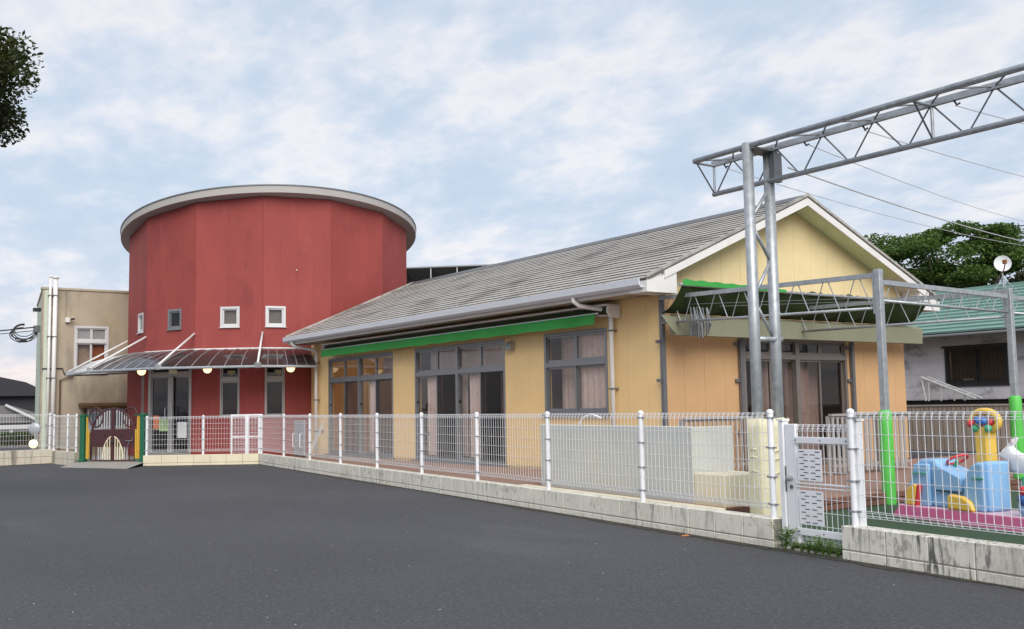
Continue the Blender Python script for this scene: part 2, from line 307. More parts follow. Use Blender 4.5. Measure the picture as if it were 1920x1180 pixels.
# deck with single boards
deck = struct(MB().add([(-24.05,9.45,.10),(-7.75,7.5,.10),(-7.75,20,.10),(-11.7,20,.10),(-11.7,10.95,.10),(-24.05,10.95,.10)], [(0,1,2,3,4,5)]).build('deck', m_deckd))
y = 7.5
while y < 19.95:
    x0 = -24.0 if y > 9.45 else max(-24.0, FP.x+(FP.y-.14-y)/(-math.tan(PHI))*1.0+.1) if y < FP.y else -24.0
    if y < FP.y+.2: x0 = FP.x + max(.1, (FP.y+.13-y)/math.tan(-PHI))
    if y > 10.8: x0 = XA+.03
    if x0 < -8: MB().box(x0, -7.72, y, y+.14, .12, DKZ, .004).build('plank', m_deck, deck)
    y += .15
for z0, z1, xo in ((.035, .10, 0), (.108, .175, 0)):
    MB().box(-7.715, -7.69+xo, 7.75, 19.95, z0, z1, .004).build('riser_board', m_deckd, deck)

# ------------------------------------------------------------------ generic wall pieces
def cells(cuts_u, cuts_z, openings):
    for a, b in zip(cuts_u, cuts_u[1:]):
        for c, d in zip(cuts_z, cuts_z[1:]):
            if b-a < 1e-4 or d-c < 1e-4: continue
            um, zm = (a+b)/2, (c+d)/2
            if any(o[0] < um < o[1] and o[2] < zm < o[3] for o in openings): continue
            yield a, b, c, d
def core(T, u0, u1, z0, z1, ops, w0=-.14, w1=-.004):
    cu = sorted({u0, u1, *[v for o in ops for v in o[:2]]}); cz = sorted({z0, z1, *[v for o in ops for v in o[2:4]]})
    mb = MB(T)
    for a, b, c, d in cells([v for v in cu if u0 <= v <= u1], [v for v in cz if z0 <= v <= z1], ops): mb.box(a, b, w0, w1, c, d)
    return mb
def siding(parent, T, u0, u1, z0, ztop, ops, wd, m, name='siding_panel', gap=.004, th=.014, rows=()):
    """single boards between u0 and u1, cut round the openings; ztop(u) is the upper edge"""
    us = [u0]
    while us[-1] < u1-1e-3: us.append(min(us[-1]+wd, u1))
    for a, b in zip(us, us[1:]):
        sub = sorted({a, b, *[v for o in ops for v in o[:2] if a < v < b]})
        for p, q in zip(sub, sub[1:]):
            blocked = sorted([(o[2], o[3]) for o in ops if o[0] < (p+q)/2 < o[1]]); zc = z0; spans = []
            for lo, hi in blocked:
                if lo > zc+.01: spans.append((zc, lo))
                zc = max(zc, hi)
            spans.append((zc, None))
            for lo, hi in spans:
                segs = [lo] + [r_ for r_ in rows if lo < r_ < (hi if hi else 99)] + [hi]
                for c, d in zip(segs, segs[1:]):
                    pa = p+(gap/2 if p == a else 0); qa = q-(gap/2 if q == b else 0)
                    d1, d2 = (ztop(pa), ztop(qa)) if d is None else (d-gap*.5, d-gap*.5)
                    if d1-c < .02 and d2-c < .02: continue
                    MB(T).prism([(pa,0,c),(qa,0,c),(qa,0,max(d2,c+.002)),(pa,0,max(d1,c+.002))], (0,th,0)).build(name, m, parent)
def window(parent, T, u0, u1, z0, z1, cols, zt=None, fm=None, gm=None, fw_=.055, name='window', dep=.07, bottom_solid=None):
    """frame in the opening, transom bar at zt, cols leaves below and above it, each pane its own piece"""
    fm = fm or m_alu; gm = gm or m_glass
    mb = MB(T); f = fw_
    mb.box(u0, u0+f, -dep, .022, z0, z1); mb.box(u1-f, u1, -dep, .022, z0, z1)
    mb.box(u0+f, u1-f, -dep, .022, z1-f, z1); mb.box(u0+f, u1-f, -dep, .030, z0, z0+f*.8)
    root = mb.build(name, fm, parent)
    zs = [(z0+f*.8, z1-f)]
    if zt:
        MB(T).box(u0+f, u1-f, -dep+.005, .026, zt-.035, zt+.045).build('transom_bar', fm, root); zs = [(z0+f*.8, zt-.035), (zt+.045, z1-f)]
    W_ = (u1-u0-2*f)/cols
    for zi, (a, b) in enumerate(zs):
        for k in range(cols):
            ua, ub = u0+f+W_*k, u0+f+W_*(k+1); st = .035; off = 0 if (k % 2 == 0 or zi == 1) else -.032
            mb = MB(T); e = .0015
            mb.box(ua+e, ua+st, -.05+off, -.012+off, a+e, b-e); mb.box(ub-st, ub-e, -.05+off, -.012+off, a+e, b-e)
            mb.box(ua+st, ub-st, -.05+off, -.012+off, b-st, b-e); mb.box(ua+st, ub-st, -.05+off, -.012+off, a+e, a+st*1.3)
            mb.build('sash', fm, root)
            MB(T).box(ua+st, ub-st, -.034+off, -.028+off, a+st*1.3, b-st).build('pane', gm, root)
    return root

# ------------------------------------------------------------------ cream single-storey house
house = thing('kindergarten_house', 'long cream single-storey building with grey slate gable roof and white gutter', 'building', (-18, 14, 0))
XL = -24.76; TF = fr((0, YF, 0), (1, 0)); TG = fr((XA, 0, 0), (0, 1))
EZ = 3.0
fops = [(-23.87, -20.45, .2, 2.57), (-19.45, -15.99, .2, 2.57), (-14.74, -12.99, 1.15, 2.57)]
core(TF, XL, XA-.02, .02, EZ, fops).build('front_wall', m_cream, house)
siding(house, TF, XL, XA+.014, .2, lambda u: EZ, fops, .455, m_cream)
gops = [(12.82, 15.52, .2, 2.37)]
core(TG, YF+.142, YB, .02, EZ, gops).build('gable_wall', m_cream, house)
SL = (4.79-3.19)/(YR-10.42)
rake = lambda v: 4.79-.12-SL*abs(v-YR)
siding(house, TG, YF+.016, YB, .2, lambda u: 2.98, gops, .455, m_shcream)
siding(house, TG, YF+.016, YB, 2.985, rake, [], .455, m_gcream)
MB(TG).prism([(YF+.02,-.1,EZ+.002),(YB,-.1,EZ+.002),(YR,-.1,rake(YR))], (0,.095,0)).build('gable_peak', m_gcream, house)
MB().box(XL, XA-.02, YB-.14, YB, .02, EZ).build('rear_wall', m_cream, house)
MB().box(XL, XL+.14, YF+.14, YB-.14, .02, EZ).build('end_wall', m_cream, house)
MB().prism([(XL+.05,YF+.02,EZ+.002),(XL+.05,YB,EZ+.002),(XL+.05,YR,rake(YR))], (.09,0,0)).build('end_gable', m_cream, house)
MB().box(-25.6, XL-.003, YF+.28, YF+.42, .1, 3.4).build('link_wall', m_cream, house)
MB().box(XL+.15, XA-.15, YF+.15, YB-.15, .06, .16).build('room_floor', m_deck, house)
MB().box(XL+.15, XA-.15, YF+.15, YB-.15, 2.9, 2.95).build('room_ceiling', m_room, house)
MB().box(XL+.15, XA-.15, YF+3.0, YF+3.05, .16, 2.9).build('room_wall', m_room, house)
for xx in (-20.0, -15.4): MB().box(xx-.05, xx+.05, YF+.2, YF+2.99, .16, 2.9).build('room_wall', m_room, house)
MB().box(-23.66, -23.2, YF+.35, YF+.42, .16, 2.0).build('room_wall', m_curo, house)
for (a, b, z0, z1) in fops[:2]:
    wn = window(house, TF, a, b, z0, z1, 4, 2.006, m_alu, m_glass, name='sliding_window')
    MB(TF).box((a+b)/2-.045, (a+b)/2+.045, -.072, .028, z0+.05, z1-.06).build('mullion', m_alu, wn)
    W4 = (b-a-.11)/4
    for k in (1, 3): MB(TF).box(a+.055+W4*k+.012, a+.055+W4*(k+1)-.012, -.008, -.005, z0+.06, 1.965).build('insect_screen', m_screen, wn)
    for q in (a+.075, (a+b)/2+.07): MB(TF).lathe((q, -.012, 1.42), [(.028,0),(.028,.012),(.02,.02)], 10, (0,-1,0)).build('latch', m_black, wn)
    MB(TF).box(a-.03, b+.03, .0, .11, z0-.06, z0-.003).build('sill', m_alu, wn)
w3 = window(house, TF, *fops[2], 2, 2.006, m_alu, m_glass, name='window')
MB(TF).box(fops[2][0]-.03, fops[2][1]+.03, .016, .07, 1.10, 1.148).build('sill', m_alu, w3)
wg = window(house, TG, *gops[0], 4, 2.047, m_alub, m_dglass, name='sliding_window')
MB(TG).box(14.17-.05, 14.17+.05, -.072, .028, .25, 2.31).build('mullion', m_alub, wg)
def curtain(T, u0, u1, z0, z1, w_, m, par, folds=14, amp=.018):
    mb = MB(T); n = max(6, int((u1-u0)*40)); vs = []; fs = []
    for i in range(n+1):
        u = u0+(u1-u0)*i/n; d = w_+amp*math.sin(i/n*folds*6.28+u)+.006*math.sin(i*1.7)
        vs += [(u, d, z0), (u, d, z1)]
        if i: k = 2*i; fs.append((k-2, k, k+1, k-1))
    return smooth_auto(mb.add(vs, fs).build('curtain', m, par), 60)
for u0, u1, w_ in ((-21.85,-21.4,-.11), (-20.98,-20.5,-.3), (-19.12,-18.6,-.11), (-18.3,-17.78,-.3), (-17.42,-16.86,-.11), (-16.6,-16.05,-.3)):
    curtain(TF, u0, u1, .3, 2.0, w_, m_cur, house, int(2+4*(u1-u0)), .012)
for u0, u1 in ((-19.30,-19.12), (-17.62,-17.42)): MB(TF).box(u0, u1, -.5, -.45, .3, 2.0).build('room_wall', m_curo, house)
curtain(TF, -19.3, -16.1, 2.08, 2.5, -.3, m_cur, house, 30); curtain(TF, -21.9, -20.6, 2.08, 2.5, -.5, m_cur, house, 14)
curtain(TF, -14.65, -13.9, 1.2, 2.5, -.3, m_cur, house, 5, .01); curtain(TF, -13.88, -13.05, 1.2, 2.5, -.12, m_cur, house, 5, .01)
curtain(TG, 14.0, 14.75, .3, 2.0, -.25, m_cur, house, 9); curtain(TG, 13.4, 13.75, .3, 2.0, -.25, m_cur, house, 5)
curtain(TG, 14.9, 15.45, .3, 2.0, -.6, m_cur, house, 7)
MB().lathe((-22.6, YF+1.4, 2.30), [(.02,.6),(.02,.18),(.12,.15),(.13,0),(.02,-.02)], 12).build('ceiling_lamp', m_lampi, house)
ll = bpy.data.lights.new('ceiling_lamp_light', 'POINT'); ll.energy = 8; ll.color = (1, .74, .5); ll.shadow_soft_size = .15
lo_ = bpy.data.objects.new('ceiling_lamp_light', ll); COL.objects.link(lo_); lo_.location = (-22.6, YF+1.4, 2.15)
# roof
NC = 22; x0, x1 = -25.1, -11.33
ey, ez = 10.36, 3.19-.06*SL
ln = math.hypot(YR-ey, (YR-ey)*SL); sy, sz = (YR-ey)/ln, (YR-ey)*SL/ln
roof = MB().prism([(x0+.03, ey+.05, ez-.10), (x0+.03, YR, ez+(YR-ey)*SL-.11), (x0+.03, 2*YR-ey-.05, ez-.10), (x0+.03, 2*YR-ey-.05, ez-.02), (x0+.03, YR, ez+(YR-ey)*SL-.02), (x0+.03, ey+.05, ez-.02)], (x1-x0-.06, 0, 0)).build('roof', m_trim, house)
st = ln/NC
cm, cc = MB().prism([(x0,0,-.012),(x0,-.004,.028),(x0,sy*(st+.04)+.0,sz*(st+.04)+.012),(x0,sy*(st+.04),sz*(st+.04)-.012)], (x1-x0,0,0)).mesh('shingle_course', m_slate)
cm.materials.append(m_slateshade); cm.polygons[2].material_index = 1
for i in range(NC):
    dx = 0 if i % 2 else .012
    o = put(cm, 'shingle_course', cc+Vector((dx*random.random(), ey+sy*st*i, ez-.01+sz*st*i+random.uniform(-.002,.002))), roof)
bm_ = MB().prism([(x0,2*YR-ey,ez-.01),(x0,2*YR-ey,ez+.02),(x0,YR,ez+(YR-ey)*SL+.02),(x0,YR,ez+(YR-ey)*SL-.018)], (x1-x0,0,0)).build('rear_slope', m_slate, roof)
zr = ez+(YR-ey)*SL
MB().prism([(x0-.01,YR-.13,zr-.035),(x0-.01,YR-.02,zr+.045),(x0-.01,YR+.02,zr+.045),(x0-.01,YR+.13,zr-.035),(x0-.01,YR,zr+.012)], (x1-x0+.03,0,0)).build('ridge_cap', m_galvd, roof)
for xe, d in ((x1, 1), (x0, -1)):
    for sgn in (-1, 1):
        Y_ = lambda q: YR+sgn*(YR-q)*-1 if False else (q if sgn < 0 else 2*YR-q)
        a0, a1 = 10.72 if d > 0 else ey, YR
        zf = lambda q: zr-SL*(YR-q)
        MB().prism([(xe,Y_(a0),zf(a0)-.13),(xe,Y_(a1),zf(a1)-.145),(xe,Y_(a1),zf(a1)-.015),(xe,Y_(a0),zf(a0)-.015)], (d*.035,0,0)).build('bargeboard', m_trim, roof)
        MB().prism([(xe,Y_(ey-.02),zf(ey)+.012),(xe,Y_(a1),zf(a1)+.012),(xe,Y_(a1),zf(a1)+.06),(xe,Y_(ey-.02),zf(ey)+.06)], (d*.05,0,0)).build('verge_trim', m_slate, roof)
        if d > 0: MB().prism([(XA+.016,Y_(a0),zf(a0)-.118),(XA+.016,Y_(a1),zf(a1)-.118),(XA+.016,Y_(a1),zf(a1)-.112),(XA+.016,Y_(a0),zf(a0)-.112)], (x1-XA-.02,0,0)).build('rake_soffit', m_rakes, roof)
for sgn in (-1, 1):
    Yq = lambda q: q if sgn < 0 else 2*YR-q
    MB().prism([(XA+.017,Yq(10.36),2.97),(XA+.017,Yq(10.72),2.97),(XA+.017,Yq(10.98),2.97),(XA+.017,Yq(10.98),3.31),(XA+.017,Yq(10.36),3.14)], (x1-XA-.0,0,0)).build('eave_box', m_trim, roof)
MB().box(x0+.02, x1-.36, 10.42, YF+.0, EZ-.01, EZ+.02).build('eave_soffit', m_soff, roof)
MB().box(x0+.02, x1-.36, 10.395, 10.419, EZ-.02, 3.15).build('fascia', m_trim, roof)
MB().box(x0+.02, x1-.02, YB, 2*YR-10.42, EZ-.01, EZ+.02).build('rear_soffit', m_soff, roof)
gut = MB().prism([(x0-.02,10.39,3.17),(x0-.02,10.39,3.055),(x0-.02,10.31,3.03),(x0-.02,10.265,3.075),(x0-.02,10.255,3.175),(x0-.02,10.275,3.175),(x0-.02,10.285,3.085),(x0-.02,10.32,3.05),(x0-.02,10.375,3.07),(x0-.02,10.375,3.17)], (x1-x0-.03,0,0)).build('gutter', m_gutter, roof)
for k in range(7): MB().box(x0+.9+k*2.0, x0+.93+k*2.0, 10.25, 10.40, 3.176, 3.182).build('gutter_bracket', m_clamp, gut)
for xs, xo in ((-12.77, -.28), (-24.42, -.25)):
    ds = MB().pipe([(xs+xo,10.335,3.05),(xs+xo,10.335,2.98),(xs+xo+.03,10.42,2.91),(xs-.06,10.82,2.84),(xs,10.885,2.79),(xs,10.885,2.7),(xs,10.885,.19)], .038, 12).build('downspout', m_trim, house, True)
    for zz_ in (2.5, 1.55, .75): MB().box(xs-.046, xs+.046, 10.835, 10.972, zz_-.012, zz_+.012).build('bracket', m_galvd, ds)
# green awning over the front windows
ax0, ax1 = -23.63, -12.62
aw = MB().box(ax0, ax1, 10.66, 10.976, 2.895, 2.918, .004).build('awning', m_trim, house)
MB().lathe((ax0+.06, 10.80, 2.83), [(.055,0),(.055,ax1-ax0-.2)], 14, (1,0,0)).build('fabric_roll', m_shgreen, aw)
MB().box(ax0, ax1-.22, 10.66, 10.70, 2.765, 2.795, .006).build('front_bar', m_clamp, aw)
n = 60; vs = []; fs = []
for i in range(n+1):
    x = ax0+.01+(ax1-.30-ax0)*i/n; zb_ = 2.600+.006*math.sin(i*1.3)
    vs += [(x, 10.655+.003*math.sin(i*.9), 2.775), (x, 10.650+.010*math.sin(i*.7+1), zb_)]
    if i: fs.append((2*i-2, 2*i, 2*i+1, 2*i-1))
MB().add(vs, fs).build('valance', m_green, aw, True)
MB().add([(ax0+.06,10.70,2.80),(ax1-.3,10.70,2.80),(ax1-.3,10.80,2.885),(ax0+.06,10.80,2.885)], [(0,1,2,3)]).build('canopy_fabric', m_shgreen, aw)
for xx in (ax0+.02, ax1-.03): MB().prism([(xx,10.74,2.71),(xx,10.95,2.69),(xx,10.95,2.89),(xx,10.70,2.89),(xx,10.68,2.80)], (.04,0,0)).build('bracket', m_trim, aw)
MB().pipe([(ax1-.05,10.9,2.74),(ax1-.22,10.72,2.74),(ax1-.35,10.69,2.76)], .014, 8).build('arm', m_clamp, aw)
# vent hood on the front wall
vh = MB(TF).prism([(-15.83,.014,2.34),(-15.83,.11,2.34),(-15.83,.125,2.40),(-15.83,.09,2.49),(-15.83,.014,2.52)], (.17,0,0)).build('vent_hood', m_clamp, house)
for xx in (-18.9+.0, -24.25): MB(TF).box(xx, xx+.07, .014, .05, .72, .78).build('tap', m_galvd, house)
# tarp on the gable side and the rolled awning below it
tb = MB().pipe([(-11.0, 10.72, 3.06), (-11.0, 17.05, 3.06)], .024, 8).build('tarp', m_galv, house)
vs = []; fs = []; nu, nv = 70, 8
for i in range(nu+1):
    for j in range(nv+1):
        t = j/nv; yy = 10.78+6.2*i/nu; sag = .10*math.sin(t*math.pi)*(1+.5*math.sin(i*.8))
        vs.append((-10.985-.50*t+.02*math.sin(i*1.9)*t, yy, 3.075+.02*math.sin(i*2.3)*(1-t)+.02*math.sin(i*.6)*(1-t)-.40*t-sag))
        if i and j: k = i*(nv+1)+j; fs.append((k, k-1, k-nv-2, k-nv-1))
MB().add(vs, fs).build('tarp_fabric', m_shgreen, tb, True)
vs = []; fs = []
for i in range(nu+1):
    yy = 10.78+6.2*i/nu; h_ = .008+.045*max(0, 1-i/nu*2.6)**.6+.012*math.sin(i*1.7)*max(0, 1-i/nu*2)
    vs += [(-10.97, yy, 3.05), (-10.975, yy, 3.085+h_)]
    if i and i < 27: fs.append((2*i-2, 2*i, 2*i+1, 2*i-1))
vs = vs[:54]
MB().add(vs, fs).build('tarp_edge', m_green, tb, True)
cs = MB().prism([(-11.32,10.95,2.33),(-11.30,10.95,2.60),(-11.42,10.95,2.66),(-11.52,10.95,2.60),(-11.44,10.95,2.33)], (0,6.32,0)).build('rolled_awning', m_cass, house)
MB().add([(-11.30,10.62,2.63),(-11.30,10.96,2.60),(-11.32,10.96,2.34),(-11.31,10.84,2.42)], [(0,1,2,3)]).build('end_flap', m_cass, cs)
for k in range(9):
    yy = 11.0+.045*k; MB().pipe([(-11.06+.02*math.sin(k*2),yy,2.74),(-11.05+.03*math.sin(k),yy+.012,2.5),(-11.07+.03*math.sin(k*3),yy,2.29+.02*math.sin(k))], [.012,.022,.016], 6).build('curtain_hook', m_galvd, tb)
for k in range(2):
    z_ = 2.78-.06*k; MB().pipe([(-11.05+.4*k, 11.0+.2*k, z_), (-7.75, 13.7+.4*k, 2.74-.02*k)], .004, 5).build('guide_wire', m_galvd, tb)

# ------------------------------------------------------------------ round red hall
CX, CY, RD, RO = -29.64, 11.787, 4.108, 4.365
hall = thing('round_hall', 'tall red round hall of flat vertical panels with tilted pale roof rim', 'building', (CX, CY, 0))
NF = 14; TH = lambda k: R(-25.3+360/NF*k)
tilt = lambda x, y: .151*(x-CX)-.029*(y-CY)
ZTP = 6.424
PK = lambda k, r=RD: Vector((CX+r*math.cos(TH(k)), CY+r*math.sin(TH(k)), 0))
vis = {-4: dict(tall=(1.22, 1.55)), -3: dict(sq=(1.02, 1.54), tall=(1.50, 1.68)), -2: dict(sq=(.83, 1.34), door=(.12, 1.74)), -1: dict(sq=(.69, 1.21), tall=(.70, 1.22)), 0: dict(sq=(.07, .60), tall=(.06, .58)), 1: {}, 2: {}, 3: {}}
vis[-4] = {}
posterdoor = None
for k in range(NF):
    kk = k if k <= 7 else k-NF
    a, b = PK(kk), PK(kk+1); T = fr(a, b-a); ln_ = (b-a).length; sp = vis.get(kk, {})
    ops = []
    if 'sq' in sp: ops.append((*sp['sq'], 3.52, 4.07))
    if 'tall' in sp: ops.append((*sp['tall'], 1.15, 2.78))
    if 'door' in sp: ops.append((*sp['door'], .12, 2.74))
    zt = lambda u, T=T: ZTP-.01+tilt(T(u,0,0).x, T(u,0,0).y)
    zmin = min(zt(0), zt(ln_))-.02
    wall = core(T, 0, ln_, .0, zmin, ops, -.15, -.003).build('wall', m_red, hall)
    if kk in vis: siding(hall, T, 0, ln_, .12, zt, ops, ln_/4, m_red, gap=.0016, rows=(3.30,))
    else: MB(T).prism([(0,0,.1),(ln_,0,.1),(ln_,0,zt(ln_)),(0,0,zt(0))], (0,.014,0)).build('siding_panel', m_red, hall)
    if 'sq' in sp:
        wn = window(hall, T, sp['sq'][0], sp['sq'][1], 3.52, 4.07, 1, None, m_alu if kk == -2 else m_aluw, m_dglass, .06)
        if kk in (-1, 0, -3): MB(T).box(sp['sq'][0]+.06, sp['sq'][1]-.06, -.10, -.09, 3.56, 4.03).build('blind', m_blind, wn)
        MB(T).box(sp['sq'][0]-.02, sp['sq'][1]+.02, .016, .06, 3.50, 3.517).build('sill', m_alu if kk == -2 else m_aluw, wn)
    if 'tall' in sp: window(hall, T, *sp['tall'], 1.15, 2.78, 1, 2.12, m_alus, m_dglass, .028)
    if 'door' in sp:
        dr = window(hall, T, *sp['door'], .12, 2.74, 2, 2.30, m_alus, m_dglass, .09, name='entrance_door')
        um = sum(sp['door'])/2
        MB(T).box(um-.09, um+.09, -.05, -.006, .2, 2.26).build('stile', m_alus, dr)
        for s_ in (-.13, .13): MB(T).pipe([(um+s_,-.01,.95),(um+s_,.05,.97),(um+s_,.05,1.42),(um+s_,-.01,1.44)], .012, 8).build('door_handle', m_clamp, dr)
        for (u_, z_, w_, h_, m_) in ((.30,.86,.22,.36,m_papero),(.52,.80,.34,.32,m_paperg),(1.22,.62,.34,.42,m_paperw),(.36,.7,.0,.0,None)):
            if m_: MB(T).box(u_, u_+w_, -.008, -.004, z_, z_+h_).build('notice', m_, dr)
MB().lathe((CX, CY, .05), [(3.85,0),(3.85,.05)], 28).build('hall_floor', m_deck, hall)
MB().lathe((CX, CY, 3.0), [(3.85,0),(3.85,.05)], 28).build('hall_ceiling', m_room, hall)
def disc(r, dz0, dz1, n=96):
    vs = []; fs = []
    for j in range(n):
        q = 2*math.pi*j/n; x, y = CX+r*math.cos(q), CY+r*math.sin(q); vs += [(x, y, ZTP+tilt(x, y)+dz0), (x, y, ZTP+tilt(x, y)+dz1)]
    for j in range(n): a = 2*j; b = 2*((j+1) % n); fs.append((a, b, b+1, a+1))
    fs += [tuple(2*j for j in range(n-1, -1, -1)), tuple(2*j+1 for j in range(n))]
    return MB().add(vs, fs)
rf = smooth_auto(disc(RO, .0, .185).build('roof', m_rim, hall))
smooth_auto(disc(RO+.02, .186, .215).build('roof_edge', m_galvd, rf)); 
MB().ball((CX+3.95, CY-.9, 5.05), .02, 8, 6).build('wall_bolt', m_trim, hall)
# canopy round the entrance
cz0, cz1, RC = 2.93, 2.42, 5.70
cano = MB(); pts = []
for k in range(-3, 2):
    p = PK(k, RC); pts.append(p)
endf = .58
pts[-1] = pts[-2].lerp(pts[-1], endf)
cano.pipe([(p.x, p.y, cz1-.02) for p in pts], .035, 8); canopy = cano.build('canopy', m_galv, hall)
prof = lambda t: (t, cz0-(cz0-cz1)*t**1.9)
for k in range(-3, 1):
    i0, i1, o0, o1 = PK(k, RD+.02), PK(k+1, RD+.02), PK(k, RC), PK(k+1, RC)
    nn = 6; last = 1.0
    if k == 0: last = endf
    for q in range(nn+1):
        f_ = last*q/nn; A = i0.lerp(i1, f_); B = o0.lerp(o1, f_)
        if q < nn or k == 0:
            MB().pipe([(*A.lerp(B, t)[:2], prof(t)[1]+.008) for t in (0,.2,.4,.6,.8,1)], .013 if q else .02, 5).build('rib', m_clamp, canopy)
        if q < nn:
            g = last*(q+1)/nn; A2 = i0.lerp(i1, g); B2 = o0.lerp(o1, g); vs = []; fs = []
            for j in range(9):
                t = j/8; p, p2 = A.lerp(B, t), A2.lerp(B2, t); vs += [(p.x, p.y, prof(t)[1]), (p2.x, p2.y, prof(t)[1])]
                if j: fs.append((2*j-2, 2*j-1, 2*j+1, 2*j))
            MB().add(vs, fs).build('canopy_panel', m_poly, canopy, True)
    MB().pipe([(*i0[:2], cz0+.02), (*(i0.lerp(i1, last))[:2], cz0+.02)], .02, 6).build('wall_trim', m_trim, canopy)
for k in (-3, -2, -1, 0):
    a, b = PK(k, RD+.02), PK(k, RC-.02)
    MB().pipe([(*a[:2], 3.37), (*b[:2], cz1+.07)], .027, 10).build('strut', m_trim, canopy, True)
    MB().box(b.x-.07, b.x+.07, b.y-.07, b.y+.07, cz1-.06, cz1+.08, .01).build('strut_bracket', m_clamp, canopy)
    MB().pipe([(*a[:2], 2.45), (*b[:2], cz1-.04)], .022, 6).build('arm', m_galvd, canopy)
for (x, y, z) in ((-27.55,7.36,2.385),(-25.94,8.57,2.385),(-24.94,10.41,2.385)):
    lp = MB().lathe((x, y, z), [(.03,-.105),(.065,-.088),(.095,-.052),(.11,0),(.11,.02)], 18).build('globe_lamp', m_lamp, hall, True)
    MB().lathe((x, y, z+.022), [(.13,0),(.13,.035),(.05,.05)], 18).build('lamp_base', m_trim, lp)
bx = MB().lathe((-26.64,7.91,2.30), [(.10,0),(.10,.14),(.03,.15)], 16).build('unlit_lamp', m_creamp, hall)

# ------------------------------------------------------------------ beige flat-roofed building on the left
XB = -32.0
flat = thing('flat_roofed_building', 'stained beige two-storey flat-roofed block left of the red hall', 'building', (-36, 8, 0))
TB = fr((XB, 0, 0), (0, 1))
bops = [(6.61, 7.57, 2.45, 3.89)]
core(TB, 5.73, 9.2, .0, 4.93, bops, -.16, 0).build('front_wall', m_beige, flat)
m_side = mat('pale_side_render', (.50,.55,.46), .9, var=.08)
SE = Vector((XB-5.2, 6.50, 0))
MB().prism([(XB-.005,5.735,0),(SE.x,SE.y,0),(SE.x,SE.y,4.92),(XB-.005,5.735,4.92)], (.02,.16,0)).build('side_wall', m_side, flat)
MB().prism([(XB-.2,6.0,4.6),(SE.x,6.7,4.6),(SE.x,12,4.6),(XB-.2,12,4.6)], (0,0,.2)).build('flat_roof', m_conc, flat)
MB().box(XB-.22, XB+.03, 5.70, 9.2, 4.932, 5.0, .006).build('parapet_cap', mat('cap_metal', (.42,.36,.27), .6, var=.08), flat)
MB().prism([(XB-.225,5.735,4.925),(SE.x,SE.y-.03,4.925),(SE.x,SE.y+.2,4.925),(XB-.225,5.95,4.925)], (0,0,.06)).build('parapet_cap', MATS['cap_metal'], flat)
MB().box(XB-3, XB-.2, 6.2, 9, .0, 4.5).build('inner_wall', m_room, flat)
wb = window(flat, TB, *bops[0], 2, 3.42, m_aluw, m_glass, .06)
MB(TB).box(6.68, 7.5, -.07, -.06, 3.47, 3.82).build('blind', mat('grey_blind', (.33,.34,.36), .5), wb)
MB(TB).box(7.1, 7.5, -.19, -.165, 2.5, 3.4).build('blind', m_rust, wb)
for yy, r_, zt_ in ((5.905, .035, 5.27), (6.045, .062, 5.25)):
    pp = MB().pipe([(XB+.12, yy, .1), (XB+.12, yy, zt_)], r_, 10).build('pipe', m_trim, flat, True)
    MB().lathe((XB+.12, yy, zt_), [(r_,-.01),(r_*1.6,.01),(r_*1.6,.03),(r_*.8,.05)], 12).build('pipe_cap', m_trim, pp)
    for z_ in (4.75, 3.55, 2.35, 1.0): MB().box(XB+.001, XB+.125+r_, yy-r_-.012, yy+r_+.012, z_-.012, z_+.012).build('bracket', m_galvd, pp)
MB().pipe([(XB+.03,6.33,4.95),(XB+.03,6.36,4.6),(XB+.03,6.34,4.12),(XB+.03,6.36,4.05)], .012, 6).build('conduit', m_beige, flat)
cmr = MB().box(XB+.005, XB+.10, 6.34, 6.46, 3.98, 4.12, .006).build('security_camera', m_trim, flat)
MB().box(XB+.08, XB+.30, 6.48, 6.56, 4.05, 4.09, .006).build('camera_arm', m_black, cmr)
MB().pipe([(XB+.05,6.24,.1),(XB+.05,6.24,2.3),(XB+.06,6.6,2.42)], .022, 6).build('brown_pipe', m_wood, flat)
MB().pipe([(XB+.02,5.75,2.62),(XB+.02,6.3,2.63),(XB+.02,6.36,2.45)], .018, 6).build('conduit', m_black, flat)
svc = MB().box(XB-1.2, XB-1.0, 5.70, 5.86, 3.75, 3.95).build('service_box', m_galvd, flat)
MB().box(XB-.9, XB-.7, 5.62, 5.82, 4.35, 4.45).build('flood_lamp', m_black, flat)
for k in range(5):
    cyc = [(XB-1.1, 5.72-.27*(1-math.cos(q))*(1+.1*k)+.02*k, 3.85-.03*k-.20*math.sin(q)*(1+.25*(k % 3))-.02*q) for q in [math.pi*1.5*i/14 for i in range(15)]]
    MB().pipe(cyc, .013+.005*(k % 2), 6).build('cable_loop', m_cablek, flat, True)
MB().pipe([(XB-1.05,5.50,3.50),(XB-1.05,5.28,3.46)], .04, 8).build('cable_clamp', m_cablek, flat)

# notice board under the canopy
nb = thing('notice_board', 'grey notice board with dark timber top behind the bear gate', 'notice board', (XB+.3, 7.4, .1))
MB().box(XB+.25, XB+.31, 6.95, 8.05, .75, 1.45, .006).build('board', mat('board_grey', (.45,.48,.52), .6, var=.15, vscale=6), nb)
MB().prism([(XB+.05,6.75,1.50),(XB+.5,6.75,1.46),(XB+.5,6.75,1.53),(XB+.05,6.75,1.62)], (0,1.5,0)).build('board_roof', m_wood, nb)
for yy in (6.88, 8.10): MB().box(XB+.24, XB+.32, yy-.04, yy+.04, .1, 1.47, .006).build('post', m_wood, nb)
for k in range(3): MB().box(XB+.312, XB+.316, 7.05+.33*k, 7.30+.33*k, .95, 1.30).build('sheet', mat('print%d' % k, ((.20,.28,.36),(.28,.30,.34),(.10,.16,.24))[k], .6), nb)

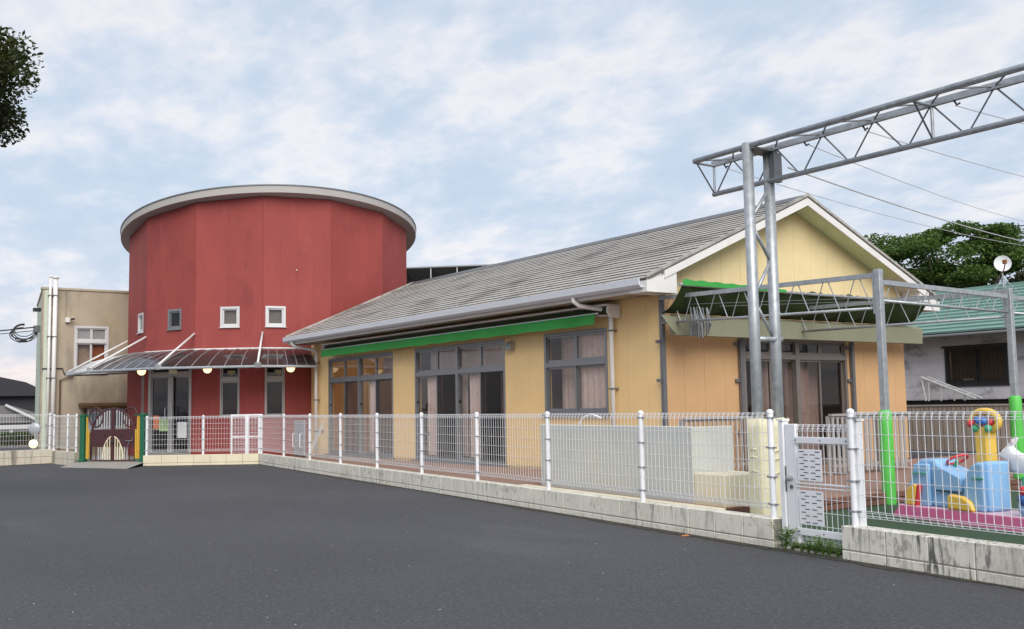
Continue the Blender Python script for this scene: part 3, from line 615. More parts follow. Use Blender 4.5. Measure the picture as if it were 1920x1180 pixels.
# ------------------------------------------------------------------ block walls and mesh fences
def block_wall(name, label, T, s0, s1, ztop, m, w0=-.10, w1=.06, bl=.4, pat=0.):
    root = thing(name, label, 'wall', T((s0+s1)/2, 0, 0))
    MB(T).box(s0+.004, s1-.004, w0+.006, w1-.006, -.05, ztop-.006).build('mortar', m_conc, root)
    hs = [(ztop-.19, ztop, pat), (-.06, ztop-.196, pat)]
    for (c, d, ph) in hs:
        u = s1
        first = True
        while u > s0+.03:
            q = max(s0, u-bl+ (0.004)); q = q if q-s0 > .06 else s0
            MB(T).box(q, u-.004, w0, w1+random.uniform(-.0015,.0015), c+.004, d, .005).build('block', m, root)
            u = q if q == s0 else q-.004
            if q == s0: break
    return root
def wire_panel(T, s0, s1, z0, z1, pitch=.07, rows=7, r=.0026, roll=.022):
    mb = MB(T); n = max(2, int(round((s1-s0)/pitch)))
    for i in range(n+1):
        s_ = s0+(s1-s0)*i/n
        mb.pipe([(s_, 0, z0+.02), (s_, -roll, z0), (s_, 0, z0+.055), (s_, 0, z1-.055), (s_, -roll, z1), (s_, 0, z1-.012), (s_, .002, z1-.05)], r, 4, cap=False)
    for k in range(rows): z = z0+.055+(z1-z0-.11)*k/(rows-1); mb.pipe([(s0, .004, z), (s1, .004, z)], r*1.1, 4)
    for z, w_ in ((z0, -roll), (z0+.02, 0), (z0+.04, -.01), (z1, -roll), (z1-.012, 0), (z1-.036, -.008)): mb.pipe([(s0, w_, z), (s1, w_, z)], r*1.3, 4)
    return mb
def post_mesh(h, r=.0275):
    mb = MB(); mb.lathe((0,0,0), [(r,0),(r,h-.03),(r*1.12,h-.03),(r*1.12,h-.012),(r*.8,h),(r*.3,h+.006)], 14)
    me, c = mb.mesh('post', m_white, False, Vector((0,0,0))); return me
def clamp_mesh(r=.0275):
    mb = MB(); mb.lathe((0,0,-.008), [(r+.004,0),(r+.004,.016)], 12); mb.box(r, r+.035, -.01, .01, -.008, .008); mb.box(-r-.035, -r, -.01, .01, -.008, .008)
    me, c = mb.mesh('clamp', m_clamp, False, Vector((0,0,0))); return me
CL = clamp_mesh()
def fence(name, label, T, ss, zb, zt, rz, clamps=True, pitch=.07, pz=None, rows=7):
    root = thing(name, label, 'fence', T(ss[0], 0, zb)); pm = post_mesh(zt-zb)
    for s_ in ss:
        p = put(pm, 'post', T(s_, 0, zb), root)
        if clamps:
            for z in (zb+.12, zb+.36, zb+.62, zt-.07): put(CL, 'clamp', T(s_, 0, z), p, rz)
    for a, b in zip(ss, ss[1:]):
        wire_panel(T, a+.035, b-.035, zb+.075, zt-.025, pitch, rows).build('mesh_panel', m_white, root)
    return root
ZB = .26; ZT = 1.215
block_wall('block_wall', 'long low pale block wall under the white fence beside the cream house', FT, 0, 18.05, ZB, m_block)
fence('mesh_fence', 'long white wire mesh fence in front of the cream house', FT, [2.0*i for i in range(10)], ZB, ZT, PHI)
block_wall('block_wall', 'black-streaked block wall in front of the playground toys', FT, 18.85, 24.5, ZB+.015, m_blocks, pat=.1)
fence('mesh_fence', 'white wire mesh fence in front of the blue and pink playground toys', FT, [18.95, 20.95, 22.95], ZB+.015, ZT, PHI)
# short front fence towards the entrance gate
FA = Vector((-25.86, 7.0, 0)); TA = fr(FA, FP-FA); LA = (FP-FA).length; ra = math.atan2((FP-FA).y, (FP-FA).x)
block_wall('block_wall', 'short cream block wall in front of the red hall entrance', TA, 0, LA-.05, ZB, m_blockc)
fence('mesh_fence', 'short white mesh fence in front of the red hall doors', TA, [.06, .06+(LA-.1)/2, LA-.06], ZB, ZT, ra)
FB = Vector((-29.62, 5.65, 0)); FC = Vector((-27.62, 5.82, 0)); T2 = fr(FB, FC-FB); L2 = (FC-FB).length; r2 = math.atan2((FC-FB).y, (FC-FB).x)
block_wall('block_wall', 'short dirty block wall left of the bear gate', T2, .06, L2, .34, m_blockd)
fence('mesh_fence', 'short white mesh fence left of the bear gate', T2, [.05, L2*.62, L2-.05], .34, 1.30, r2)
FE = Vector((-28.85, 1.5, 0)); T3 = fr(FE, FB-FE); L3 = (FB-FE).length; r3 = math.atan2((FB-FE).y, (FB-FE).x)
block_wall('block_wall', 'beige block wall at the far left edge of the car park', T3, 0, L3+.06, .38, m_blockd)
fence('mesh_fence', 'grey-white mesh fence at the far left edge', T3, [.2, 2.2, L3-.1], .38, 1.34, r3)

# ------------------------------------------------------------------ steel side gate
TGt = lambda u, w_, z: FT(u, w_-.06, z)
sg = thing('side_gate', 'white steel mesh gate with two slotted plates beside the yellow padding', 'gate', FT(18.5, -.06, 0))
for s_, h in ((18.095, 1.115), (18.955, 1.118)):
    MB(TGt).box(s_-.032, s_+.032, -.035, .035, 0, h, .008).build('gate_post', m_white, sg)
    MB(TGt).prism([(s_-.04,-.042,h+.001),(s_+.04,-.042,h+.001),(s_+.04,.042,h+.001),(s_-.04,.042,h+.001)], (0,0,.018)).build('post_cap', m_white, sg)
MB(TGt).box(18.133, 18.262, -.02, .02, .06, 1.09, .005).build('stile', m_white, sg)
MB(TGt).box(18.888, 18.918, -.015, .015, .06, 1.0, .004).build('stile', m_white, sg)
wire_panel(TGt, 18.27, 18.885, .06, 1.085, .062, 9, .0028).build('mesh_panel', m_white, sg)
for z0, z1 in ((.925, .98), (.545, .555), (.575, .59), (.14, .20)):
    rl = MB(TGt).box(18.264, 18.886, .012, .032, z0, z1, .003).build('rail', m_white, sg)
    if z1-z0 > .03:
        for s_ in (18.28, 18.57, 18.86): MB(TGt).lathe((s_, .033, (z0+z1)/2), [(.007,0),(.006,.005)], 8, (FD.y,-FD.x,0)).build('bolt', m_galvd, rl)
for z0, z1 in ((.605, .875), (.235, .525)):
    pl = MB(TGt).box(18.30, 18.585, .035, .040, z0, z1, .004).build('slotted_plate', m_white, sg)
    mb = MB(TGt); rows = 10
    for k in range(rows):
        z = z1-.02-(z1-z0-.04)*k/(rows-1)
        for c_ in ((18.325, 18.51) if k % 2 == 0 else (18.37, 18.455)): mb.box(c_, c_+.055, .0395, .0412, z-.0035, z+.0035)
    mb.build('slots', m_black, pl)
lk = MB(TGt).lathe((18.20, .02, .62), [(.018,0),(.018,.02),(.026,.03),(.026,.05),(.012,.06)], 14, (FD.y,-FD.x,0)).build('lock', m_clamp, sg)
MB(TGt).lathe((18.20, .02, .545), [(.018,0),(.018,.012)], 12, (FD.y,-FD.x,0)).build('keyhole', m_galvd, lk)
MB(TGt).box(18.128, 18.136, -.03, .03, .5, .72).build('strike_plate', m_galvd, sg)

# ------------------------------------------------------------------ bear gate at the entrance
GL, GR = Vector((-27.50, 5.90, .10)), Vector((-25.97, 7.05, .10)); T4 = fr(GL, GR-GL); LG = (GR-GL).length
bg = thing('bear_gate', 'dark brown metal double gate shaped like a bear face between green posts', 'gate', (GL+GR)/2)
for u_ in (.05, LG-.05):
    gp = MB(T4).box(u_-.065, u_+.065, -.06, .06, -.05, 1.16, .01).build('gate_post', m_gategreen, bg)
    MB(T4).box(u_-.08, u_+.08, -.075, .075, -.02, .05, .005).build('post_foot', m_gategreen, gp)
    MB(T4).box(u_-.075, u_+.075, -.07, .07, 1.12, 1.19, .008).build('post_top', m_gategreen, gp)
for u_ in (.17, .22, LG-.17, LG-.22, LG-.27): MB(T4).box(u_-.012, u_+.012, -.02, .02, .07, 1.12 if u_ not in (.22, LG-.27) else .8).build('yellow_bar', m_yellow, bg)
for u0_, u1_ in ((.12, .30), (LG-.32, LG-.12)):
    for z in (.05, 1.13): MB(T4).box(u0_, u1_, -.02, .02, z, z+.03).build('rail', m_gategreen, bg)
um = LG/2; hw = LG/2-.30
arc = lambda c, rx, rz_, a0, a1, n=24: [(c[0]+rx*math.cos(R(a0+(a1-a0)*i/n)), 0, c[1]+rz_*math.sin(R(a0+(a1-a0)*i/n))) for i in range(n+1)]
MB(T4).pipe([(um-hw,0,.06)]+arc((um,.62),hw,.70,180,0)+[(um+hw,0,.06)], .024, 8).build('head_outline', m_brown, bg, True)
for s_ in (-1, 1): 
    er = MB(T4).pipe(arc((um+s_*(hw-.14),1.10),.21,.24,0,360,28)[:-1], .022, 8, closed=True).build('ear', m_brown, bg, True)
    for q in (-.1, 0, .1): MB(T4).box(um+s_*(hw-.14)+q-.007, um+s_*(hw-.14)+q+.007, -.008, .008, .92 if abs(q) else .88, 1.30 if abs(q) else 1.33).build('ear_bar', m_brown, er)
MB(T4).box(um-.045, um+.045, -.02, .02, .04, 1.31, .006).build('centre_stile', m_brown, bg)
for s_ in (-1, 1):
    for q in range(6):
        du = .11+.075*q; MB(T4).box(um+s_*du-.009, um+s_*du+.009, -.009, .009, .82, min(1.3, .62+.70*math.sqrt(max(0.02, 1-(du/hw)**2)))).build('bar', m_aluw, bg)
        MB(T4).box(um+s_*(du+.02)-.008, um+s_*(du+.02)+.008, -.009, .009, .05, .36).build('bar', m_aluw if q < 5 else m_brown, bg)
    e0, e1 = sorted((um+s_*.05, um+s_*(hw-.01)))
    MB(T4).box(e0, e1, -.012, .012, .37, .80, .004).build('face_plate', m_brown, bg)
    MB(T4).ball((um+s_*.26, .013, .66), .05, 12, 8, (.45, .3, 1)).build('eye', m_black, bg, True)
    MB(T4).pipe(arc((um,.05),.31,.58,90-s_*4,90-s_*90,16), .018, 8).build('muzzle', m_creamp, bg, True)
    for q in (.08, .155, .23): MB(T4).box(um+s_*q-.011, um+s_*q+.011, .0, .02, .05, .05+.58*math.sqrt(1-(q/.31)**2)-.01).build('muzzle_bar', m_creamp, bg)
MB(T4).ball((um, .03, .49), .075, 14, 10, (1, .4, .75)).build('nose', m_black, bg, True)
MB(T4).box(um-hw, um+hw, -.015, .015, .02, .05).build('bottom_rail', m_brown, bg)
MB(T4).pipe([(um+.40,.03,.52),(um+.60,.03,.52),(um+.60,.03,.60)], .010, 6).build('latch', m_clamp, bg)
MB(T4).pipe([(um+.52,.03,.5),(um+.46,.03,.36),(um+.40,.03,.27)], .008, 6).build('chain', m_clamp, bg)

# mesh gate leaf leaning inside the short fence
gl = thing('gate_leaf', 'white framed mesh gate leaf standing behind the fence corner', 'gate leaf', TA(LA-.7, -.3, .1))
TL = lambda u, w_, z: TA(LA-.86+u, -.32+w_, .1+z)
for a in (0, .36, .74): MB(TL).box(a, a+(.035 if a != .36 else .09), -.015, .015, 0, 1.12).build('stile', m_white, gl)
for z in (0, .55, 1.085): MB(TL).box(.036, .739, -.016, .012, z, z+.035).build('rail', m_white, gl)
wire_panel(TL, .05, .72, .05, 1.07, .035, 14, .0028, .004).build('mesh_panel', m_white, gl)
# grey cart and poles behind the fence corner
ct = thing('grey_panel_cart', 'grey board with white handles behind the first span of the long fence', 'cart', FT(.6, -.7, .12))
TC = lambda u, w_, z: FT(.25+u, -.75+w_, .1+z)
MB(TC).box(0, .85, -.02, .02, .1, .95, .01).build('board', mat('cart_grey', (.27,.275,.29), .6, var=.08), ct)
for u_ in (.08, .68): MB(TC).pipe([(u_,.03,.3),(u_,.07,.32),(u_,.07,.62),(u_,.03,.64)], .012, 6).build('handle', m_white, ct)
for u_ in (.1, .75): MB(TC).lathe((u_, 0, .05), [(.05,-.02),(.05,.02)], 12, (0,1,0)).build('wheel', m_black, ct)
for k in range(3):
    tag(MB().pipe([FT(1.30+.10*k,-.7,.12), FT(1.72+.02*k,-1.0,1.02-.05*k)], .009, 7, raw=True).build('pole', m_aluw, None), ('leftmost','middle','rightmost')[k]+' of three white poles leaning beside the grey board', 'pole', 'poles leaning at the fence corner')

# ------------------------------------------------------------------ concrete wash stand
ws = thing('wash_stand', 'pale concrete wash stand with arched white hose behind the long fence', 'wash stand', FT(14.2, -.9, 0))
TW = lambda u, w_, z: FT(u, w_-.8, z)
MB(TW).box(12.39, 15.77, -.06, 0, .05, 1.03, .01).build('back_panel', m_sink, ws)
MB(TW).box(12.39, 15.77, -.55, -.063, .05, .62, .01).build('basin', m_sink, ws)
MB(TW).box(15.772, 15.84, -.58, .003, .05, 1.026, .01).build('side_panel', m_sink, ws)
MB(TW).box(15.845, 16.36, -.55, .0, .05, .52, .012).build('step', m_blockc, ws)
MB(TW).pipe([(13.3,-.1,1.0),(13.3,-.1,1.05),(13.4,-.1,1.13),(13.6,-.1,1.17),(13.8,-.12,1.12)], .014, 8).build('hose', m_white, ws, True)
MB(FT).box(12.3, 16.6, -.62, -.24, .05, .20, .01).build('base_slab', m_blockc, ws)

# ------------------------------------------------------------------ galvanised shade frame beside the gable
sf = thing('shade_frame', 'galvanised steel shade frame of square posts and lattice girders beside the gable', 'shade frame', (-7.7, 12, 0))
def girder(par, a0, a1, b0, b1, n, T_=None, rect=(.022, .03), m=m_galv, rb=.02, rz=.007):
    a0, a1, b0, b1 = map(Vector, (a0, a1, b0, b1))
    d = (a1-a0).normalized(); side = Vector((d.y, -d.x, 0)).normalized()
    mb = MB(); q = []
    for p in (a0, a1):
        q += [p+side*rect[0]*sx_+Vector((0,0,rect[1]*sz_)) for sx_, sz_ in ((-1,-1),(1,-1),(1,1),(-1,1))]
    mb.add(q, [(0,1,2,3),(7,6,5,4),(0,4,5,1),(1,5,6,2),(2,6,7,3),(3,7,4,0)], True); g = mb.build('girder', m, par)
    MB().pipe([b0, b1], rb, 8, raw=True).build('lower_chord', m, g, True)
    for i in range(n):
        t0, tm, t1 = i/n, (i+.5)/n, (i+1)/n
        MB().pipe([b0.lerp(b1, t0+.08/n), a0.lerp(a1, tm-.06/n)], rz, 5, raw=True).build('lattice_rod', m, g)
        MB().pipe([a0.lerp(a1, tm+.06/n), b0.lerp(b1, t1-.08/n)], rz, 5, raw=True).build('lattice_rod', m, g)
    return g
for (x, y, h) in ((-7.7, 10.9, 2.90), (-7.7, 13.85, 2.82), (-7.7, 19.4, 2.85)):
    ps = MB().box(x-.042, x+.042, y-.042, y+.042, .03, h, .006).build('post', m_galv, sf)
    MB().box(x-.07, x-.044, y-.035, y+.035, h-.55, h-.02).build('plate', m_galv, ps)
xw = XA+.06
for (y, h) in ((10.98, 2.96), (12.72, 2.35), (15.62, 2.35)):
    ps = MB().box(xw-.03, xw+.03, y-.035, y+.035, .19, h).build('wall_post', m_galvd, sf)
    for z in (.8, 1.65, 2.25): MB().box(xw-.036, xw-.004, y-.12, y-.036, z-.025, z+.025).build('bracket', m_galvd, ps)
girder(sf, (xw,10.95,2.93), (-7.77,10.9,2.83), (xw,10.95,2.54), (-7.77,10.9,2.42), 8)
girder(sf, (xw,13.85,2.86), (-7.77,13.85,2.78), (xw,13.85,2.47), (-7.77,13.85,2.42), 8)
girder(sf, (-7.7,10.97,2.74), (-7.7,13.78,2.70), (-7.7,10.97,2.51), (-7.7,13.78,2.48), 7)
girder(sf, (-7.7,13.92,2.69), (-7.7,19.33,2.72), (-7.7,13.92,2.47), (-7.7,19.33,2.45), 12)
for (x, y, nm) in ((-7.7, 10.9, 'bright green vinyl pad round the nearer square steel post'), (-7.7, 13.85, 'bright green vinyl pad round the far post at the right edge')):
    mb = MB(); n = 20
    prof = [(.078,0),(.082,.03),(.080,.35),(.083,.6),(.079,.9),(.082,1.1),(.068,1.13),(.06,1.135)]
    tag(smooth_auto(mb.lathe((x, y, .03 if y < 12 else .18), prof, n).build('post_pad', m_padg)), nm, 'post pad')

# ------------------------------------------------------------------ overhead truss gantry
gt = thing('truss_gantry', 'overhead galvanised triangular truss on twin round columns above the fence', 'truss', (-7.15, 8.1, 0))
GX, GY, GW = -7.15, 8.01, .285; zt_, zl_ = 3.94, 3.60; xe0, xe1 = -7.92, 1.6
for gx in (GX, .9):
    for gy in (GY, GY+GW+.03): MB().pipe([(gx, gy, .05), (gx, gy, zt_+(.03 if gy == GY else -.03))], .056, 20).build('column', m_galv, gt, True)
    zs = [1.95, 2.35, 2.75, 3.15, 3.5]
    for i, (a, b) in enumerate(zip(zs, zs[1:])):
        MB().pipe([(gx, GY if i % 2 else GY+GW, a), (gx, GY+GW if i % 2 else GY, b)], .019, 8).build('brace', m_galv, gt, True)
    MB().pipe([(gx+.02, GY, 1.93), (gx+.02, GY+GW+.1, 1.93)], .028, 10).build('brace', m_galv, gt, True)
    MB().box(gx-.09, gx+.12, GY-.02, GY+GW+.05, zt_-.045, zt_-.028).build('cap_plate', m_galvd, gt)
    MB().box(gx+.06, gx+.12, GY+GW-.02, GY+GW+.10, zl_-.02, zt_-.05).build('side_plate', m_galvd, gt)
MB().pipe([(xe0, GY, zt_), (xe1, GY, zt_)], .030, 12).build('front_chord', m_galv, gt, True)
MB().box(xe0, xe1, GY+GW-.022, GY+GW+.022, zt_-.03, zt_+.03).build('rear_chord', m_galv, gt)
MB().pipe([(xe0, GY+GW, zl_), (xe1, GY+GW, zl_)], .027, 12).build('lower_chord', m_galv, gt, True)
px_ = .60
k = 0; x = xe0
while x < xe1-.3:
    MB().pipe([(x+.06, GY+GW, zl_+.02), (x+px_/2-.02, GY+GW, zt_-.03)], .0085, 6).build('diagonal', m_galvd, gt)
    MB().pipe([(x+px_/2+.02, GY+GW, zt_-.03), (x+px_-.02, GY+GW, zl_+.02)], .0085, 6).build('diagonal', m_galvd, gt)
    a, b = (GY, GY+GW)
    MB().pipe([(x+.02, a, zt_), (x+px_/2, b, zt_)], .0085, 6).build('diagonal', m_galvd, gt)
    MB().pipe([(x+px_/2, b, zt_), (x+px_-.02, a, zt_)], .0085, 6).build('diagonal', m_galvd, gt)
    if k % 5 == 0:
        xx = (xe0+.02, -5.22, -2.5, .3)[min(k//5, 3)]
        MB().pipe([(xx, GY+GW, zl_), (xx, GY+GW, zt_)], .015, 8).build('upright', m_galv, gt); MB().pipe([(xx, GY, zt_-.02), (xx, GY+GW, zt_-.02)], .015, 8).build('cross_tie', m_galv, gt)
        MB().pipe([(xx, GY, zt_), (xx, GY+GW, zl_)], .009, 6).build('diagonal', m_galvd, gt)
    x += px_; k += 1
for xx in (-7.75, -6.65, -5.95, -5.0): MB().pipe([(xx, GY+GW, zt_-.03), (xx+.02, GY+GW+.01, zt_-.07), (xx+.05, GY+GW+.01, zt_-.06)], .009, 6).build('hook', m_black, gt)
def cable(a, b, sag, r, lab, m=m_cable):
    a, b = Vector(a), Vector(b); P = [a.lerp(b, i/14)-Vector((0,0,sag*4*(i/14)*(1-i/14))) for i in range(15)]
    tag(MB().pipe(P, r, 5, raw=True).build('overhead_cable', m), lab, 'cable', 'cables running off the truss')
cable((-6.95, GY+GW+.1, 3.72), (-11.95, 24.5, 4.70), .12, .009, 'thick pale cable from the truss column down towards the tree')
cable((-6.6, GY+GW+.02, 3.87), (-13.2, 25.6, 5.6), .1, .005, 'thin cable from the truss to the roof antenna')
cable((-5.95, GY+GW+.02, 3.87), (-9.6, 20.5, 5.25), .05, .005, 'thin cable leaving the middle of the truss to the right')
cable((-5.0, GY+GW+.02, 3.87), (-7.6, 17, 5.3), .03, .005, 'short thin cable at the right end of the truss')
cable((-7.75, GY+GW+.02, 3.87), (-12.3, 24.5, 4.78), .15, .005, 'lowest thin cable from the left end of the truss')
# yellow pad round the gantry columns
mb = MB(); vs = []; fs = []; n = 40; prof = []
c0 = Vector((GX, GY+GW/2, 0))
loop = [(.135*math.copysign(abs(math.cos(q))**.28, math.cos(q)), .22*math.copysign(abs(math.sin(q))**.28, math.sin(q))) for q in [2*math.pi*i/n for i in range(n)]]
for k in range(13):
    z = .05+1.06*k/12
    for i, (a, b) in enumerate(loop):
        j = 1+.02*math.sin(3*i+k*1.7)+.012*math.sin(k*2.9+i*.7); vs.append((c0.x+a*j*.8, c0.y+b*j, z+(.02*math.sin(i*2.1) if k == 12 else 0)))
    if k:
        for i in range(n): a = (k-1)*n; fs.append((a+i, a+(i+1) % n, a+n+(i+1) % n, a+n+i))
fs.append(tuple(range(12*n, 13*n)))
pad = tag(MB().add(vs, fs).build('post_pad', m_pady, None, True), 'pale yellow vinyl pad wrapped round the twin truss columns', 'post pad')
for z in (.72, .80, .58): MB().pipe([(c0.x+.125*math.cos(q), c0.y+.23*math.sin(q), z+.02*math.sin(q*3)) for q in [2*math.pi*i/24 for i in range(24)]], .008, 5, closed=True).build('tie_cord', m_pady, pad)

# ------------------------------------------------------------------ slat railings and rear fence
def slat_fence(name, label, T, s0, s1, z0, z1, pitch, wd, m, rail=True):
    root = thing(name, label, 'fence', T((s0+s1)/2, 0, z0)); mb = MB(T); mb.box(s0, s0+wd, -.008, .008, z0, z1-.03)
    me, c = mb.mesh('slat', m); s = s0; base = T(s0, 0, 0)
    while s < s1-wd:
        put(me, 'slat', c+(T(s,0,0)-base)+Vector((0,0,random.uniform(-.008,.008))), root); s += pitch
    for z in (z0+.10, z1-.05):
        MB(T).box(s0, s1, -.035, -.009, z-.02, z+.02).build('rail', m_rail, root)
    if rail: MB(T).box(s0-.02, s1+.02, -.04, .03, z1-.028, z1+.004).build('top_rail', m_rail, root)
    s = s0
    while s <= s1+.01: MB(T).box(s-.025, s+.025, -.09, -.037, z0-.04, z1-.03).build('post', m_rail, root); s += max(1.2, (s1-s0)/math.ceil((s1-s0)/1.8))
    return root
slat_fence('slat_railing', 'low grey railing of vertical slats along the gable wall near the corner', fr((-11.32,0,0), (0,1)), 11.05, 12.7, .22, 1.07, .10, .035, m_slat)
slat_fence('slat_railing', 'low white-topped railing of slats in front of the gable door', fr((-9.9,0,0), (0,1)), 12.7, 14.6, .22, 1.09, .11, .05, m_rail)
slat_fence('slat_fence', 'weathered grey vertical slat fence behind the playground', fr((0,20,0), (1,0)), -14.5, 5, .2, 1.17, .105, .085, m_slat)
MB  # (deck step below the rear fence)

# ------------------------------------------------------------------ playground toys
TT = fr((-6.85, 9.8, 0), (.976, -.218)); TTd = Vector((.976, -.218, 0))
rd = thing('ride_toy', 'light blue moulded ride-on toy with yellow mudguards on a pink base', 'ride toy', TT(.7, -.3, .03))
MB(TT).prism([(-.06,0,.03),(3.2,0,.03),(3.2,0,.15),(.05,0,.15)], (0,-.55,0)).build('base', m_pink, rd)
MB(TT).box(.02, 3.2, -.52, -.02, .151, .165, .004).build('base_top', m_pinkl, rd)
def slab(name, pts, w0, w1, m, par, bev=.03):
    o = MB(TT).prism([(a, w0, b) for a, b in pts], (0, w1-w0, 0)).build(name, m, par)
    bv = o.modifiers.new('bevel', 'BEVEL'); bv.width = bev; bv.segments = 3; bv.limit_method = 'ANGLE'; smooth_auto(o, 50); return o
slab('body', [(.06,.166),(.13,.36),(.17,.46),(.20,.63),(.28,.655),(.47,.66),(.50,.60),(.66,.55),(.86,.47),(.95,.55),(1.02,.63),(1.08,.66),(1.16,.66),(1.16,.166)], -.12, -.42, m_blue, rd)
slab('seat_side', [(.49,.34),(.50,.60),(.66,.55),(.84,.48),(.84,.34)], -.085, -.125, m_blue, rd, .012)
slab('backrest', [(.88,.166),(.88,.44),(.94,.55),(1.0,.625),(1.07,.655),(1.15,.65),(1.15,.166)], -.06, -.118, m_blue, rd, .03)
slab('front_cowl', [(.02,.166),(.09,.33),(.17,.46),(.20,.60),(.42,.61),(.42,.166)], -.075, -.118, m_blue, rd, .02)
slab('mudguard', [(.10,.166),(.12,.28),(.17,.36),(.26,.40),(.29,.38),(.25,.166)], -.02, -.074, m_toyy, rd, .02)
slab('mudguard_edge', [(.252,.166),(.292,.38),(.31,.40),(.33,.37),(.28,.166)], -.025, -.073, m_toyr, rd, .006)
slab('mudguard', [(.72,.166),(.72,.30),(.76,.325),(.93,.31),(1.02,.26),(1.06,.166)], -.0, -.058, m_toyy, rd, .025)
for a, b, z in ((.20,.40,.50), (1.02,1.16,.49)): MB(TT).box(a, b, -.06, -.045, z, z+.014).build('trim', m_toyg, rd)
MB(TT).box(.5, .82, -.084, -.08, .335, .345).build('seam', m_black, rd)
MB(TT).pipe([(.55,-.3,.56),(.60,-.3,.64)], .02, 8).build('steering_column', m_toyg, rd)
MB(TT).pipe([(.60+.09*math.cos(q),-.3+.11*math.sin(q),.655+.05*math.cos(q)) for q in [2*math.pi*i/18 for i in range(18)]], .014, 8, closed=True).build('steering_wheel', m_toyr, rd, True)
slab('rear_car', [(1.52,.166),(1.515,.30),(1.54,.40),(1.60,.48),(1.72,.53),(2.4,.53),(2.5,.166)], -.06, -.42, m_blue, rd, .05)
MB(TT).lathe((1.62,-.058,.41), [(.045,0),(.04,.02),(.02,.03)], 16, (-.218,-.976,0)).build('round_button', m_toyr, rd, True)
MB(TT).lathe((1.61,-.058,.33), [(.06,0),(.055,.015)], 18, (-.218,-.976,0)).build('round_button', m_toyb, rd, True)
# bead hoop on a yellow post
bt = thing('bead_hoop', 'yellow play post with a hoop of coloured balls behind the blue toy', 'play post', TT(.69, -.62, .03))
B0 = (.69, -.62)
MB(TT).box(B0[0]-.085, B0[0]+.085, B0[1]-.07, B0[1]+.08, .03, .985, .02).build('post', m_toyy, bt)
MB(TT).pipe([(B0[0]+.175*math.cos(q), B0[1], 1.045+.105*math.sin(q)) for q in [math.pi*2*i/28 for i in range(28)]], .038, 10, closed=True).build('hoop', m_toyy, bt, True)
for i, m_ in enumerate((m_toyr, m_toyb, m_toyg, m_toyr, m_toyb, m_rab, m_toyb, m_toyr, m_toyg)):
    MB(TT).ball((B0[0]-.11+.028*i, B0[1]+.055*(-1)**i*.6+.05, 1.02+.05*math.sin(i*2.2)), .04, 12, 8).build('ball', m_, bt, True)
# white rabbit rider
rb = thing('rabbit_rider', 'white rabbit-shaped seat with pink ears behind the ride toy', 'rabbit seat', TT(1.25, -.5, .17))
me = bpy.data.meshes.new('body')
pts = [((1.52,.62),.11), ((1.38,.62),.105), ((1.25,.63),.095), ((1.15,.67),.075), ((1.075,.745),.078), ((1.02,.715),.055), ((.975,.70),.035), ((1.10,.80),.03), ((1.145,.845),.034), ((1.195,.89),.012), ((1.14,.595),.055), ((1.05,.565),.042), ((.975,.555),.034)]
eds = [(0,1),(1,2),(2,3),(3,4),(4,5),(5,6),(4,7),(7,8),(8,9),(2,10),(10,11),(11,12)]
c = TT(1.23, -.5, .55); me.from_pydata([TT(a, -.5, z)-c for (a, z), r in pts], eds, []); me.materials.append(m_rab)
body = put(me, 'body', c, rb); md = body.modifiers.new('skin', 'SKIN'); me.skin_vertices[0].data[0].use_root = True
for i, (p, r) in enumerate(pts): me.skin_vertices[0].data[i].radius = (r, r)
sb = body.modifiers.new('sub', 'SUBSURF'); sb.levels = sb.render_levels = 2; md.use_smooth_shade = True
MB(TT).ball((1.04, -.424, .757), .015, 10, 6).build('eye', m_black, rb, True)
MB(TT).ball((1.15, -.466, .85), .024, 10, 8, (.5, .3, 1.2)).build('ear_lining', m_pinkl, rb, True)
MB(TT).pipe([(1.30,-.5,.50),(1.30,-.5,.30),(1.30,-.5,.166)], [.07,.05,.08], 10).build('stand', m_toyg, rb, True)

# ------------------------------------------------------------------ neighbour's house
nh = thing('neighbour_house', 'low grey house with teal metal roof and barred window behind the playground', 'house', (-12, 27, 0))
YN = 24.0; TN = fr((0, YN, 0), (1, 0))
nops = [(-15.12, -13.46, 1.655, 2.575)]
core(TN, -18.5, -6, 1.28, 2.95, nops, -.16, 0).build('wall', m_nwall, nh)
MB().box(-18.4, -6.1, YN+.12, YN+.3, 0, 1.275).build('foundation', m_dark, nh)
k = 0
for z0 in (1.29, 1.62, 1.95, 2.28, 2.61): # cladding courses
    for a, b in ((-18.5, -16.6), (-16.596, -14.6), (-14.596, -12.6), (-12.596, -10.6), (-10.596, -8.3), (-8.296, -6.0)):
        z1 = z0+.325; seg = [(a, b)]
        if z1 > nops[0][2] and z0 < nops[0][3]:
            seg = [(p, min(q, nops[0][0]-.06)) for p, q in seg if p < nops[0][0]-.06] + [(max(p, nops[0][1]+.06), q) for p, q in seg if q > nops[0][1]+.06]
        for p, q in seg: MB(TN).prism([(p,.002,z0),(p,.016,z0),(p,.010,z1),(p,.002,z1)], (q-p,0,0)).build('cladding_board', m_nwall, nh)
wn = window(nh, TN, *nops[0], 2, None, m_black, m_dglass, .06)
MB(TN).box(-15.18, -13.40, .0, .05, 1.60, 1.654).build('sill', m_black, wn); MB(TN).box(-15.18, -13.40, .0, .05, 2.577, 2.63).build('head', m_black, wn)
for k in range(15): MB(TN).box(-15.03+k*.107, -15.015+k*.107, .03, .045, 1.66, 2.57).build('bar', m_black, wn)
for k in range(3): MB(TN).box(-14.70+.10*k, -14.63+.10*k, -.10, -.09, 1.74, 1.80).build('jar', m_rab, wn)
MB(TN).box(-15.0, -13.6, -.12, -.11, 1.72, 2.55).build('blind', mat('brown_blind', (.10,.07,.06), .8, var=.3, vscale=12, stretch=(4,1,1)), wn)
rs_ = (4.11-2.93)/(26.5-23.3)
